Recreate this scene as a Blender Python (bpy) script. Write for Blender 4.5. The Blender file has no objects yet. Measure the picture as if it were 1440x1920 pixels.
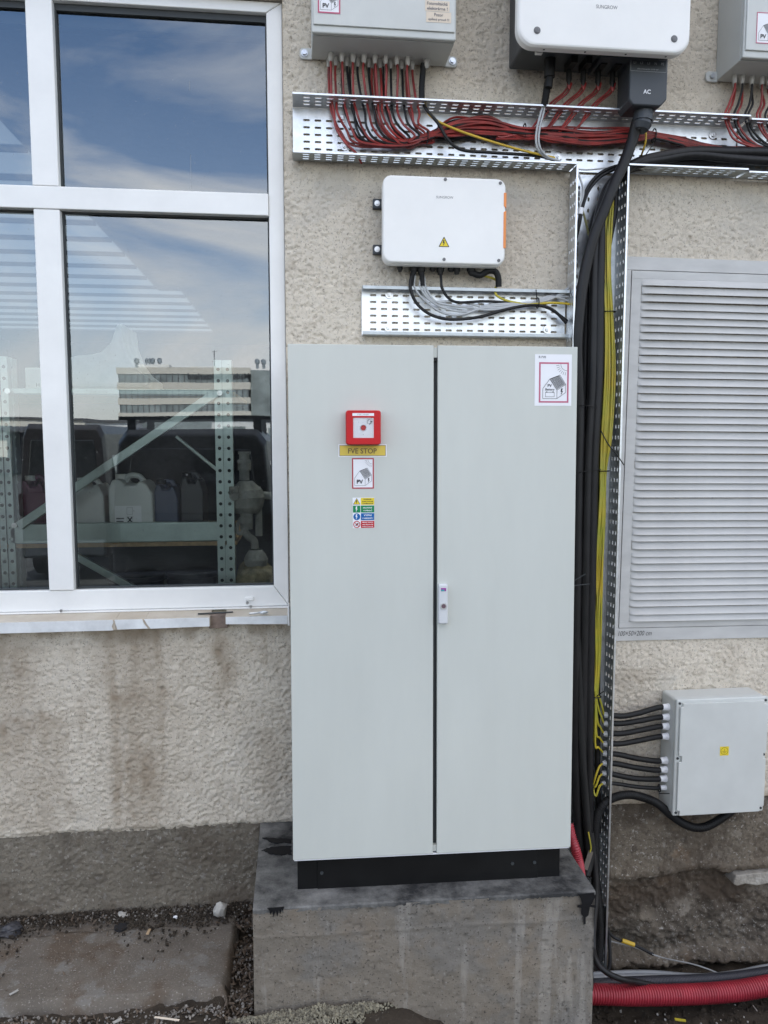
import bpy, bmesh, math, random
import numpy as np
from mathutils import Vector, Matrix, Euler
random.seed(7); rng = np.random.default_rng(11)
R = math.radians
S = bpy.context.scene
COL = S.collection
# ------------------------------------------------------------------ camera, sky, sun, exposure
# world: X along the wall to the right, Y into the wall (facade plane is Y = 0), Z up, metres
CAM = Vector((0.0, -3.10, 1.93)); YAW, PITCH, FPX = R(6.384), R(5.377), 1440.0
cd = bpy.data.cameras.new('camera'); co = bpy.data.objects.new('camera', cd); COL.objects.link(co)
co.location = CAM; co.rotation_euler = Euler((R(90) - PITCH, 0, -YAW), 'XYZ')
cd.sensor_fit = 'VERTICAL'; cd.sensor_height = 36.0; cd.sensor_width = 27.0; cd.lens = 27.0
cd.clip_start = 0.05; cd.clip_end = 2000; S.camera = co
SUN_EL, SUN_ROT = R(52), R(14)
w = bpy.data.worlds.new('World'); S.world = w; w.use_nodes = True
nt = w.node_tree; nt.nodes.clear()
wo = nt.nodes.new('ShaderNodeOutputWorld'); bg = nt.nodes.new('ShaderNodeBackground')
sky = nt.nodes.new('ShaderNodeTexSky'); sky.sky_type = 'NISHITA'; sky.sun_disc = False
sky.sun_elevation = SUN_EL; sky.sun_rotation = SUN_ROT; sky.air_density = 1.0; sky.dust_density = 1.0; sky.ozone_density = 2.4
tc = nt.nodes.new('ShaderNodeTexCoord'); mp = nt.nodes.new('ShaderNodeMapping'); mp.inputs['Scale'].default_value = (1.0, 1.0, 2.6)
mp.inputs['Location'].default_value = (8.951, -5.480, -1.570)
n1 = nt.nodes.new('ShaderNodeTexNoise'); n1.inputs['Scale'].default_value = 2.0; n1.inputs['Detail'].default_value = 7; n1.inputs['Roughness'].default_value = .58
n1.inputs['Distortion'].default_value = .5
rp = nt.nodes.new('ShaderNodeValToRGB'); rp.color_ramp.elements[0].position = .405; rp.color_ramp.elements[1].position = .67
sx = nt.nodes.new('ShaderNodeSeparateXYZ'); hz = nt.nodes.new('ShaderNodeMapRange')
hz.inputs['From Min'].default_value = .02; hz.inputs['From Max'].default_value = .42; hz.inputs['To Min'].default_value = .30; hz.inputs['To Max'].default_value = 0.0
ad = nt.nodes.new('ShaderNodeMath'); ad.operation = 'MAXIMUM'; ad.use_clamp = True
mx = nt.nodes.new('ShaderNodeMix'); mx.data_type = 'RGBA'; mx.inputs[7].default_value = (8.6, 8.05, 7.6, 1)
L = nt.links.new
L(tc.outputs['Generated'], mp.inputs['Vector']); L(mp.outputs['Vector'], n1.inputs['Vector']); L(n1.outputs['Fac'], rp.inputs['Fac'])
L(tc.outputs['Generated'], sx.inputs[0]); L(sx.outputs['Z'], hz.inputs['Value'])
L(rp.outputs['Color'], ad.inputs[0]); L(hz.outputs['Result'], ad.inputs[1]); L(ad.outputs[0], mx.inputs[0])
L(sky.outputs['Color'], mx.inputs[6]); L(mx.outputs[2], bg.inputs['Color']); L(bg.outputs[0], wo.inputs['Surface'])
bg.inputs['Strength'].default_value = 0.11
sd = bpy.data.lights.new('sun', 'SUN'); so = bpy.data.objects.new('sun', sd); COL.objects.link(so)
sd.energy = 3.2; sd.angle = R(.53); sd.color = (1, .95, .88)
sdir = Vector((math.sin(SUN_ROT) * math.cos(SUN_EL), math.cos(SUN_ROT) * math.cos(SUN_EL), math.sin(SUN_EL)))
so.rotation_euler = sdir.to_track_quat('Z', 'Y').to_euler(); so.location = (0, 0, 30)
vs = S.view_settings; vs.view_transform = 'Standard'; vs.look = 'None'; vs.gamma = 1; vs.use_curve_mapping = False
vs.exposure = 1.94

# ------------------------------------------------------------------ helpers
_fw = Vector((math.sin(YAW) * math.cos(PITCH), math.cos(YAW) * math.cos(PITCH), -math.sin(PITCH)))
_rt = Vector((math.cos(YAW), -math.sin(YAW), 0)); _up = _rt.cross(_fw)
def ray(px, py): return _rt * ((px - 720) / FPX) - _up * ((py - 960) / FPX) + _fw
def at(px, py, Y):                       # measured photo point -> metres, on the plane at depth Y
    r = ray(px, py); return CAM + r * ((Y - CAM.y) / r.y)
def atz(px, py, Z):
    r = ray(px, py); return CAM + r * ((Z - CAM.z) / r.z)
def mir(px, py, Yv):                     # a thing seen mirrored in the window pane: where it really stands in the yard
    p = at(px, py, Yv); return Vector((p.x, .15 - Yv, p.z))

def tag(o, label=None, cat=None, group=None, kind=None):
    if label: o['label'] = label
    if cat: o['category'] = cat
    if group: o['group'] = group
    if kind: o['kind'] = kind
    return o
def thing(name, label, cat, loc=(0, 0, 0), group=None, mat=None):
    o = bpy.data.objects.new(name, None); COL.objects.link(o); o.empty_display_size = .05
    if mat is not None: o.matrix_world = mat
    else: o.location = loc
    return tag(o, label, cat, group)
def root_of(o):
    while o.parent: o = o.parent
    return o

class MB:
    def __init__(s): s.v = []; s.f = []; s.sm = []
    def add(s, vs, fs, smooth=False):
        b = len(s.v); s.v += [tuple(v) for v in vs]; s.f += [tuple(b + i for i in f) for f in fs]; s.sm += [smooth] * len(fs)
        return s
    def box(s, x0, x1, y0, y1, z0, z1):
        return s.add([(x0, y0, z0), (x1, y0, z0), (x1, y1, z0), (x0, y1, z0), (x0, y0, z1), (x1, y0, z1), (x1, y1, z1), (x0, y1, z1)],
                     [(0, 3, 2, 1), (4, 5, 6, 7), (0, 1, 5, 4), (1, 2, 6, 5), (2, 3, 7, 6), (3, 0, 4, 7)])
    def prism(s, pts, y0, y1, inset=0.0):    # outline in XZ (counter-clockwise seen from -Y), extruded from y0 (front) to y1
        n = len(pts); vs = []
        cx = sum(p[0] for p in pts) / n; cz = sum(p[1] for p in pts) / n
        if inset:
            w = max(p[0] for p in pts) - min(p[0] for p in pts); h = max(p[1] for p in pts) - min(p[1] for p in pts)
            kx = 1 - 2 * inset / w; kz = 1 - 2 * inset / h
            rings = [[(cx + (p[0] - cx) * kx, y0, cz + (p[1] - cz) * kz) for p in pts],
                     [(cx + (p[0] - cx) * (1 + kx) / 2, y0 + inset * .18, cz + (p[1] - cz) * (1 + kz) / 2) for p in pts],
                     [(p[0], y0 + inset, p[1]) for p in pts], [(p[0], y1, p[1]) for p in pts]]
        else: rings = [[(p[0], y0, p[1]) for p in pts], [(p[0], y1, p[1]) for p in pts]]
        for r in rings: vs += r
        fs = [tuple(range(n)), tuple(reversed(range((len(rings) - 1) * n, len(rings) * n)))]
        for k in range(len(rings) - 1):
            for i in range(n):
                j = (i + 1) % n; fs.append((k * n + i, (k + 1) * n + i, (k + 1) * n + j, k * n + j))
        return s.add(vs, fs)
    def cyl(s, p, q, r, r2=None, n=14, caps=True, smooth=True):
        p = Vector(p); q = Vector(q); d = (q - p).normalized(); r2 = r if r2 is None else r2
        a = d.orthogonal().normalized(); b = d.cross(a); vs = []
        for c, rr in ((p, r), (q, r2)):
            vs += [c + (a * math.cos(2 * math.pi * i / n) + b * math.sin(2 * math.pi * i / n)) * rr for i in range(n)]
        s.add(vs, [(i, (i + 1) % n, n + (i + 1) % n, n + i) for i in range(n)], smooth)
        if caps: s.add(vs, [tuple(reversed(range(n))), tuple(range(n, 2 * n))])
        return s
    def lathe(s, base, axis, prof, n=16):    # prof = [(distance along axis, radius)]
        for (d0, r0), (d1, r1) in zip(prof[:-1], prof[1:]):
            a = Vector(base) + Vector(axis) * d0; b = Vector(base) + Vector(axis) * d1
            if abs(d1 - d0) < 1e-6: b = b + Vector(axis) * 1e-5
            s.cyl(a, b, max(r0, 1e-4), max(r1, 1e-4), n, caps=False)
        a = Vector(base) + Vector(axis) * prof[0][0]; b = Vector(base) + Vector(axis) * prof[-1][0]
        return s
    def bar(s, p, q, w, h, up=(0, -1, 0)):
        p = Vector(p); q = Vector(q); d = (q - p).normalized(); u = Vector(up); sd_ = d.cross(u).normalized(); u = sd_.cross(d)
        vs = [c + sd_ * (w / 2 * i) + u * (h / 2 * j) for c in (p, q) for i, j in ((-1, -1), (1, -1), (1, 1), (-1, 1))]
        return s.add(vs, [(0, 1, 2, 3), (7, 6, 5, 4), (0, 4, 5, 1), (1, 5, 6, 2), (2, 6, 7, 3), (3, 7, 4, 0)])
    def tube(s, pts, r, n=8, seg=8, ring=0.0, amp=0.0, flat=False):
        P = [Vector(p) for p in pts]
        if len(P) > 2 and not flat:
            Q = [P[0] * 2 - P[1]] + P + [P[-1] * 2 - P[-2]]; out = []
            for i in range(1, len(Q) - 2):
                a, b, c, d = Q[i - 1:i + 3]
                for k in range(seg):
                    t = k / seg
                    out.append(.5 * ((2 * b) + (c - a) * t + (2 * a - 5 * b + 4 * c - d) * t * t + (3 * b - a - 3 * c + d) * t ** 3))
            P = out + [P[-1]]
        rad = [r] * len(P)
        if ring:
            ln = [0]
            for a, b in zip(P[:-1], P[1:]): ln.append(ln[-1] + (b - a).length)
            m = int(ln[-1] / ring * 4); Q = []; rad = []; j = 0
            for k in range(m + 1):
                t = ln[-1] * k / m
                while j < len(P) - 2 and ln[j + 1] < t: j += 1
                f = (t - ln[j]) / max(ln[j + 1] - ln[j], 1e-9); Q.append(P[j].lerp(P[j + 1], min(f, 1)))
                rad.append(r * (1 + (amp if k % 4 in (0, 1) else -amp)))
            P = Q
        t0 = (P[1] - P[0]).normalized(); a = t0.orthogonal().normalized(); vs = []
        for i, p in enumerate(P):
            t = (P[min(i + 1, len(P) - 1)] - P[max(i - 1, 0)]).normalized()
            a = (a - t * a.dot(t)).normalized(); b = t.cross(a)
            vs += [p + (a * math.cos(2 * math.pi * k / n) + b * math.sin(2 * math.pi * k / n)) * rad[i] for k in range(n)]
        m = len(P)
        fs = [(i * n + k, i * n + (k + 1) % n, (i + 1) * n + (k + 1) % n, (i + 1) * n + k) for i in range(m - 1) for k in range(n)]
        s.add(vs, fs, True); s.add(vs[:n], [tuple(reversed(range(n)))]); s.add(vs[-n:], [tuple(range(n))])
        return s
    def build(s, name, mat, parent=None, bevel=0, merge=False, solid=0, local=False, segs=2):
        me = bpy.data.meshes.new(name); off = Vector((0, 0, 0))
        if parent and not local: off = root_of(parent).location
        me.from_pydata([(x - off.x, y - off.y, z - off.z) for x, y, z in s.v], [], s.f); me.update()
        me.polygons.foreach_set('use_smooth', s.sm)
        if merge:
            bm = bmesh.new(); bm.from_mesh(me); bmesh.ops.remove_doubles(bm, verts=bm.verts, dist=2e-5); bm.to_mesh(me); bm.free()
        if any(s.sm): me.set_sharp_from_angle(angle=R(50))
        o = bpy.data.objects.new(name, me); COL.objects.link(o)
        if mat: me.materials.append(mat)
        if parent: o.parent = parent
        if solid:
            m = o.modifiers.new('solid', 'SOLIDIFY'); m.thickness = solid; m.offset = 0
        if bevel:
            m = o.modifiers.new('bevel', 'BEVEL'); m.width = bevel; m.segments = segs; m.limit_method = 'ANGLE'; m.angle_limit = R(40); m.harden_normals = True
        return o
def rrect(x0, x1, z0, z1, r, n=6):
    pts = []
    for cx, cz, a0 in ((x1 - r, z0 + r, -90), (x1 - r, z1 - r, 0), (x0 + r, z1 - r, 90), (x0 + r, z0 + r, 180)):
        pts += [(cx + r * math.cos(R(a0 + 90 * k / n)), cz + r * math.sin(R(a0 + 90 * k / n))) for k in range(n + 1)]
    return pts
def sheet(mb, u0, u1, v0, v1, pu, pv, L_, W_, M, skip=None, mu=.012, mv=.012, stag=False):
    """perforated plate: slots of half length L_ (along u) and half width W_ (along v); M maps (u, v) to space"""
    nu = max(1, int((u1 - u0 - 2 * mu) / pu)); nv = max(1, int((v1 - v0 - 2 * mv) / pv))
    cu0 = (u0 + u1) / 2 - nu * pu / 2; cv0 = (v0 + v1) / 2 - nv * pv / 2
    q = lambda a, b, c, d: mb.add([M(a, c), M(b, c), M(b, d), M(a, d)], [(0, 1, 2, 3)])
    for i in range(nu):
        for j in range(nv):
            a, b, c, d = cu0 + i * pu, cu0 + (i + 1) * pu, cv0 + j * pv, cv0 + (j + 1) * pv
            x, y = (a + b) / 2, (c + d) / 2
            if skip and skip(x, y): q(a, b, c, d); continue
            k = W_ * .42; e = L_ - W_ * .58
            h = [(x + L_, y + k), (x + e, y + W_), (x - e, y + W_), (x - L_, y + k), (x - L_, y - k), (x - e, y - W_), (x + e, y - W_), (x + L_, y - k)]
            o = [(b, y + k), (x + e, d), (x - e, d), (a, y + k), (a, y - k), (x - e, c), (x + e, c), (b, y - k)]
            cn = [(b, d), (a, d), (a, c), (b, c)]
            mb.add([M(*p) for p in h + o + cn], [(0, 8, 16, 9, 1), (1, 9, 10, 2), (2, 10, 17, 11, 3), (3, 11, 12, 4), (4, 12, 18, 13, 5), (5, 13, 14, 6), (6, 14, 19, 15, 7), (7, 15, 8, 0)])
    e0, e1, f0, f1 = cu0, cu0 + nu * pu, cv0, cv0 + nv * pv
    q(u0, e0, v0, v1); q(e1, u1, v0, v1); q(e0, e1, v0, f0); q(e0, e1, f1, v1)

# ------------------------------------------------------------------ materials
def nodes(m):
    m.use_nodes = True; t = m.node_tree; return t, t.nodes['Principled BSDF']
def setc(b, col, rough, metal=0, spec=.5):
    b.inputs['Base Color'].default_value = (*col, 1); b.inputs['Roughness'].default_value = rough
    b.inputs['Metallic'].default_value = metal; b.inputs['Specular IOR Level'].default_value = spec
MATS = {}
def mk(name, col, rough=.5, metal=0, var=.12, vs=6, bump=0, bs=120, spec=.5, col2=None, stretch=None, detail=6, lo=.3, hi=.7, rvar=.08):
    if name in MATS: return MATS[name]
    m = bpy.data.materials.new(name); t, b = nodes(m); setc(b, col, rough, metal, spec); n = t.nodes; l = t.links.new
    tcx = n.new('ShaderNodeTexCoord'); src = tcx.outputs['Object']
    if stretch:
        mpp = n.new('ShaderNodeMapping'); mpp.inputs['Scale'].default_value = stretch; l(src, mpp.inputs['Vector']); src = mpp.outputs['Vector']
    if var:
        nz = n.new('ShaderNodeTexNoise'); nz.inputs['Scale'].default_value = vs; nz.inputs['Detail'].default_value = detail; nz.inputs['Roughness'].default_value = .62
        l(src, nz.inputs['Vector'])
        r = n.new('ShaderNodeValToRGB'); r.color_ramp.elements[0].position = lo; r.color_ramp.elements[1].position = hi
        c2 = col2 if col2 else tuple(c * (1 - var) for c in col)
        c1 = col if col2 else tuple(min(1, c * (1 + var * .6)) for c in col)
        r.color_ramp.elements[0].color = (*c2, 1); r.color_ramp.elements[1].color = (*c1, 1)
        l(nz.outputs['Fac'], r.inputs['Fac']); l(r.outputs['Color'], b.inputs['Base Color'])
        if rvar:
            mr = n.new('ShaderNodeMapRange'); mr.inputs['To Min'].default_value = max(.02, rough - rvar); mr.inputs['To Max'].default_value = min(1, rough + rvar)
            l(nz.outputs['Fac'], mr.inputs['Value']); l(mr.outputs['Result'], b.inputs['Roughness'])
    if bump:
        nb = n.new('ShaderNodeTexNoise'); nb.inputs['Scale'].default_value = bs; nb.inputs['Detail'].default_value = 4; l(tcx.outputs['Object'], nb.inputs['Vector'])
        bp = n.new('ShaderNodeBump'); bp.inputs['Strength'].default_value = 1; bp.inputs['Distance'].default_value = bump
        l(nb.outputs['Fac'], bp.inputs['Height']); l(bp.outputs['Normal'], b.inputs['Normal'])
    MATS[name] = m; return m
def dirty(name, clean, stain, rough, attr, specks=None, bump=.002, bs=160, var=.15, vs=3.0, bs2=40):
    """base colour with an independent speckle pattern and an attribute-driven stain"""
    m = bpy.data.materials.new(name); t, b = nodes(m); setc(b, clean, rough, 0, .25); n = t.nodes; l = t.links.new
    tcx = n.new('ShaderNodeTexCoord')
    nz = n.new('ShaderNodeTexNoise'); nz.inputs['Scale'].default_value = vs; nz.inputs['Detail'].default_value = 9; nz.inputs['Roughness'].default_value = .68; l(tcx.outputs['Object'], nz.inputs['Vector'])
    r = n.new('ShaderNodeValToRGB'); r.color_ramp.elements[0].position = .3; r.color_ramp.elements[1].position = .7
    r.color_ramp.elements[0].color = (*[c * (1 - var) for c in clean], 1); r.color_ramp.elements[1].color = (*[c * (1 + var * .5) for c in clean], 1)
    l(nz.outputs['Fac'], r.inputs['Fac']); cur = r.outputs['Color']
    if specks:
        for sp_ in specks:
            sc, th, colr, amt = sp_[:4]
            ns = n.new('ShaderNodeTexNoise'); ns.inputs['Scale'].default_value = sc; ns.inputs['Detail'].default_value = 4; ns.inputs['Roughness'].default_value = .6; sv = tcx.outputs['Object']
            if len(sp_) > 4:
                mq = n.new('ShaderNodeMapping'); mq.inputs['Scale'].default_value = sp_[4]; l(sv, mq.inputs['Vector']); sv = mq.outputs['Vector']
            l(sv, ns.inputs['Vector'])
            rr = n.new('ShaderNodeMapRange'); rr.inputs['From Min'].default_value = th; rr.inputs['From Max'].default_value = th + .06; rr.inputs['To Max'].default_value = amt; l(ns.outputs['Fac'], rr.inputs['Value'])
            mm = n.new('ShaderNodeMix'); mm.data_type = 'RGBA'; mm.inputs[7].default_value = (*colr, 1); l(rr.outputs['Result'], mm.inputs[0]); l(cur, mm.inputs[6]); cur = mm.outputs[2]
    if attr:
        at_ = n.new('ShaderNodeAttribute'); at_.attribute_name = attr
        mm = n.new('ShaderNodeMix'); mm.data_type = 'RGBA'; mm.inputs[7].default_value = (*stain, 1); l(at_.outputs['Fac'], mm.inputs[0]); l(cur, mm.inputs[6]); cur = mm.outputs[2]
    l(cur, b.inputs['Base Color'])
    nb = n.new('ShaderNodeTexNoise'); nb.inputs['Scale'].default_value = bs; nb.inputs['Detail'].default_value = 8; nb.inputs['Roughness'].default_value = .72; l(tcx.outputs['Object'], nb.inputs['Vector'])
    bp = n.new('ShaderNodeBump'); bp.inputs['Strength'].default_value = 1; bp.inputs['Distance'].default_value = bump; l(nb.outputs['Fac'], bp.inputs['Height'])
    l(bp.outputs['Normal'], b.inputs['Normal'])
    return m
M_white = mk('white_pvc', (.80, .795, .765), .32, var=.07, vs=4, col2=None)
M_cab = mk('light_grey_paint', (.545, .56, .51), .42, var=.045, vs=2.2, stretch=(2.5, 2.5, .55), bump=.0004, bs=900)
M_box = mk('grey_plastic', (.545, .555, .525), .48, var=.06, vs=7, bump=.0004, bs=700)
M_inv = mk('inverter_white', (.80, .79, .755), .45, var=.04, vs=5, bump=.0003, bs=900)
M_black = mk('black_rubber', (.012, .012, .012), .5, var=.3, vs=9, spec=.3)
M_cable = mk('black_cable', (.013, .0125, .013), .45, var=.5, vs=14, stretch=(3, 3, .6), spec=.3)
M_ac = mk('black_plastic', (.036, .042, .048), .45, var=.1, vs=12, bump=.0003, bs=900)
M_plinth = mk('black_paint', (.006, .006, .006), .5, var=.35, vs=7, spec=.2)
M_red = mk('red_cable', (.36, .036, .03), .42, var=.35, vs=12, col2=(.12, .014, .012))
M_yg = mk('yellow_green_cable', (.56, .39, .025), .42, var=.3, vs=5, col2=(.27, .31, .035), stretch=(1, 1, 1.2))
M_yel = mk('yellow_cable', (.55, .36, .03), .42, var=.2)
M_grey = mk('grey_cable', (.42, .43, .43), .45, var=.15)
M_pale = mk('dusty_wire', (.24, .24, .23), .6, var=.4, vs=12)
M_redpipe = mk('red_conduit', (.36, .03, .045), .42, var=.35, vs=5)
M_greypipe = mk('grey_pipe', (.22, .23, .24), .5, var=.25, vs=6)
M_gland = mk('gland_plastic', (.50, .49, .46), .5, var=.12, vs=30)
M_steel = mk('bolt_steel', (.62, .63, .64), .3, 1, var=.2, vs=40)
M_screw = mk('dull_screw', (.16, .16, .16), .5, .6, var=.3, vs=60)
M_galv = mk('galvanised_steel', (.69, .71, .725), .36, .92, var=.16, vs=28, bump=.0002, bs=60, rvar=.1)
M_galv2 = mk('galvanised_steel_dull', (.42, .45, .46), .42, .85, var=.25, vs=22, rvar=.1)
M_vent = mk('vent_paint', (.50, .495, .475), .42, var=.14, vs=5, bump=.0003, bs=300, stretch=(1, 1, 3))
M_signw = mk('sign_white', (.80, .80, .81), .35, var=.03, spec=.2)
M_signr = mk('sign_red', (.42, .03, .05), .4, var=.08, spec=.2)
M_signp = mk('sign_faded_red', (.50, .13, .20), .4, var=.12, spec=.2)
M_signy = mk('sign_yellow', (.75, .58, .04), .38, var=.06, spec=.2)
M_signo = mk('sign_ochre', (.66, .50, .09), .4, var=.1, spec=.2)
M_cream = mk('cream_paper', (.70, .60, .48), .5, var=.1, spec=.2)
M_signg = mk('sign_green', (.01, .22, .08), .4, var=.06, spec=.2)
M_signb = mk('sign_blue', (.01, .12, .36), .4, var=.06, spec=.2)
M_ink = mk('ink', (.02, .02, .022), .5, var=0)
M_inkg = mk('ink_grey', (.13, .13, .14), .5, var=0)
M_brownink = mk('ink_brown', (.11, .065, .02), .5, var=0)
M_stop = mk('emergency_red', (.50, .008, .012), .36, var=.08, spec=.25)
M_orange = mk('orange_plastic', (.75, .25, .06), .45, var=.06)
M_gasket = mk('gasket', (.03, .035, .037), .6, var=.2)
M_purple = mk('print_purple', (.30, .03, .27), .4, var=0); M_teal = mk('print_teal', (.03, .32, .36), .4, var=0)
M_conc = dirty('concrete_block', (.205, .178, .143), (.15, .13, .11), .85, None, [(2.6, .50, (.165, .158, .145), .55), (3.5, .55, (.17, .135, .098), .45), (3, .56, (.31, .29, .255), .45, (4.5, 4.5, .45)), (90, .615, (.33, .31, .275), .45), (120, .60, (.06, .052, .044), .85), (45, .665, (.035, .03, .027), .9)], .0036, 120, .22, 3.5)
M_tar = mk('bitumen', (.007, .007, .008), .6, var=.4, vs=20, spec=.25)
M_slab = dirty('old_concrete', (.165, .142, .115), (.11, .09, .07), .9, None, [(2.6, .50, (.105, .076, .052), .8), (7, .56, (.20, .19, .17), .65), (150, .60, (.40, .37, .33), .6), (110, .6, (.09, .075, .06), .6)], .004, 90, .3, 2.6)
M_dirt = dirty('dark_soil', (.05, .039, .028), (.1, .08, .06), .95, None, [(90, .63, (.21, .19, .16), .7), (25, .6, (.035, .03, .025), .7)], .01, 45, .4, 5)
M_plaster = dirty('rough_plaster', (.69, .62, .51), (.29, .225, .155), .92, 'stain', [(150, .585, (.20, .165, .13), .7), (70, .60, (.30, .25, .195), .6), (14, .58, (.50, .44, .355), .5), (3, .58, (.54, .50, .43), .5), (120, .61, (.76, .72, .65), .6)], .0050, 230, .10, 1.7)
M_socle = dirty('grey_plinth_render', (.205, .178, .138), (.105, .08, .057), .92, 'stain', [(140, .575, (.07, .06, .05), .6), (9, .55, (.125, .105, .082), .55), (30, .61, (.28, .26, .23), .5), (80, .635, (.46, .43, .38), .75), (55, .60, (.36, .33, .28), .5)], .0065, 150, .28, 2.4)
M_stone = mk('stone_chip', (.42, .40, .36), .85, var=.3, vs=20, bump=.003, bs=80)
M_grit = mk('grit', (.34, .31, .27), .9, var=.5, vs=70, col2=(.07, .06, .05))
M_ledge = mk('ledge_render', (.34, .32, .28), .9, var=.5, vs=16, col2=(.15, .13, .105), bump=.006, bs=90)
M_gravel = mk('gravel', (.27, .245, .175), .85, var=.4, vs=75, col2=(.085, .075, .055), lo=.38, hi=.6)
M_leaf = mk('dry_leaf', (.11, .08, .055), .8, var=.45, vs=40)
M_timber = mk('dirty_wood', (.10, .085, .07), .85, var=.35, vs=8)
M_sill = mk('sill_top', (.52, .47, .39), .75, var=.3, vs=6, bump=.001, bs=120, col2=(.40, .33, .25))
M_sillp = mk('sill_white_paint', (.72, .73, .72), .55, var=.2, vs=10, bump=.0006, bs=90)
M_brick = mk('broken_brick', (.20, .15, .12), .9, var=.4, vs=25, bump=.004, bs=60)
M_rack = mk('rack_steel', (.42, .50, .48), .4, .55, var=.15, vs=12)
M_chip = mk('chipboard', (.42, .30, .18), .8, var=.3, vs=40)
M_int = mk('interior_wall', (.10, .105, .11), .9, var=.2)
M_dust = mk('dusty_iron', (.33, .33, .31), .8, var=.35, vs=14, bump=.003, bs=80)
M_jugw = mk('jug_white', (.62, .64, .62), .4, var=.08); M_jugb = mk('jug_blue', (.06, .075, .13), .4, var=.15)
M_jugp = mk('jug_purple', (.12, .035, .07), .4, var=.15); M_jugk = mk('jug_dark', (.04, .04, .045), .4, var=.15)
M_wool = mk('yellow_stone', (.33, .28, .17), .95, var=.4, vs=30, bump=.01, bs=40)
M_car = mk('car_paint_grey', (.03, .032, .034), .35, 0, var=.05); M_carw = mk('car_window', (.012, .014, .016), .05, 0, var=0, spec=.8)
M_tail = mk('tail_lamp', (.012, .006, .006), .2, var=.1)
M_card = mk('car_paint_dark', (.03, .028, .03), .3, .2, var=.05)
M_band = mk('facade_cream', (.62, .58, .50), .8, var=.06); M_glassd = mk('far_glass', (.26, .29, .28), .35, 0, var=.5, vs=.25)
M_white2 = mk('white_building', (.68, .67, .64), .8, var=.06); M_asph = mk('yard_asphalt', (.045, .045, .043), .9, var=.3, vs=1.2, bump=.004, bs=60)
M_roofg = mk('grey_roof', (.10, .10, .105), .7, var=.2, vs=2)
# window glass: fresnel reflection over a clear, slightly dusty pane
M_glass = bpy.data.materials.new('window_glass'); t, b = nodes(M_glass); n = t.nodes; l = t.links.new; n.remove(b)
fr = n.new('ShaderNodeFresnel'); fr.inputs['IOR'].default_value = 2.45
tr = n.new('ShaderNodeBsdfTransparent'); tr.inputs['Color'].default_value = (.90, .95, .94, 1)
gl = n.new('ShaderNodeBsdfGlossy'); gl.inputs['Roughness'].default_value = 0.0; gl.inputs['Color'].default_value = (.84, .93, 1, 1)
df = n.new('ShaderNodeBsdfDiffuse'); df.inputs['Color'].default_value = (.5, .5, .5, 1)
m1 = n.new('ShaderNodeMixShader'); m2 = n.new('ShaderNodeMixShader'); m3 = n.new('ShaderNodeMixShader')
tcx = n.new('ShaderNodeTexCoord'); nz = n.new('ShaderNodeTexNoise'); nz.inputs['Scale'].default_value = 5; nz.inputs['Detail'].default_value = 8; l(tcx.outputs['Object'], nz.inputs['Vector'])
mr = n.new('ShaderNodeMapRange'); mr.inputs['From Min'].default_value = .4; mr.inputs['From Max'].default_value = .8; mr.inputs['To Min'].default_value = .001; mr.inputs['To Max'].default_value = .03; l(nz.outputs['Fac'], mr.inputs['Value'])
nw = n.new('ShaderNodeTexNoise'); nw.inputs['Scale'].default_value = 2.2; nw.inputs['Detail'].default_value = 1; l(tcx.outputs['Object'], nw.inputs['Vector'])
bp = n.new('ShaderNodeBump'); bp.inputs['Strength'].default_value = 1; bp.inputs['Distance'].default_value = .0006; l(nw.outputs['Fac'], bp.inputs['Height']); l(bp.outputs['Normal'], gl.inputs['Normal'])
l(fr.outputs[0], m1.inputs[0]); l(tr.outputs[0], m1.inputs[1]); l(gl.outputs[0], m1.inputs[2])
l(mr.outputs['Result'], m2.inputs[0]); l(m1.outputs[0], m2.inputs[1]); l(df.outputs[0], m2.inputs[2])
nf = n.new('ShaderNodeTexNoise'); nf.inputs['Scale'].default_value = 130; nf.inputs['Detail'].default_value = 3; l(tcx.outputs['Object'], nf.inputs['Vector'])
mf = n.new('ShaderNodeMapRange'); mf.inputs['From Min'].default_value = .70; mf.inputs['From Max'].default_value = .76; mf.inputs['To Max'].default_value = .35; l(nf.outputs['Fac'], mf.inputs['Value'])
l(mf.outputs['Result'], m3.inputs[0]); l(m2.outputs[0], m3.inputs[1]); l(df.outputs[0], m3.inputs[2])
l(m3.outputs[0], n['Material Output'].inputs['Surface'])
# translucent skylight sheet
M_sky = bpy.data.materials.new('skylight_sheet'); t, b = nodes(M_sky); n = t.nodes; l = t.links.new; n.remove(b)
ts = n.new('ShaderNodeBsdfTranslucent'); ts.inputs['Color'].default_value = (.17, .185, .195, 1)
l(ts.outputs[0], n['Material Output'].inputs['Surface'])
M_sky_added = M_sky.copy(); M_sky_added.name = 'added_skylight_sheet'; M_sky_added.node_tree.nodes['Translucent BSDF'].inputs['Color'].default_value = (.55, .58, .58, 1)  # clearer sheet for the added skylight above the rack
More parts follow.
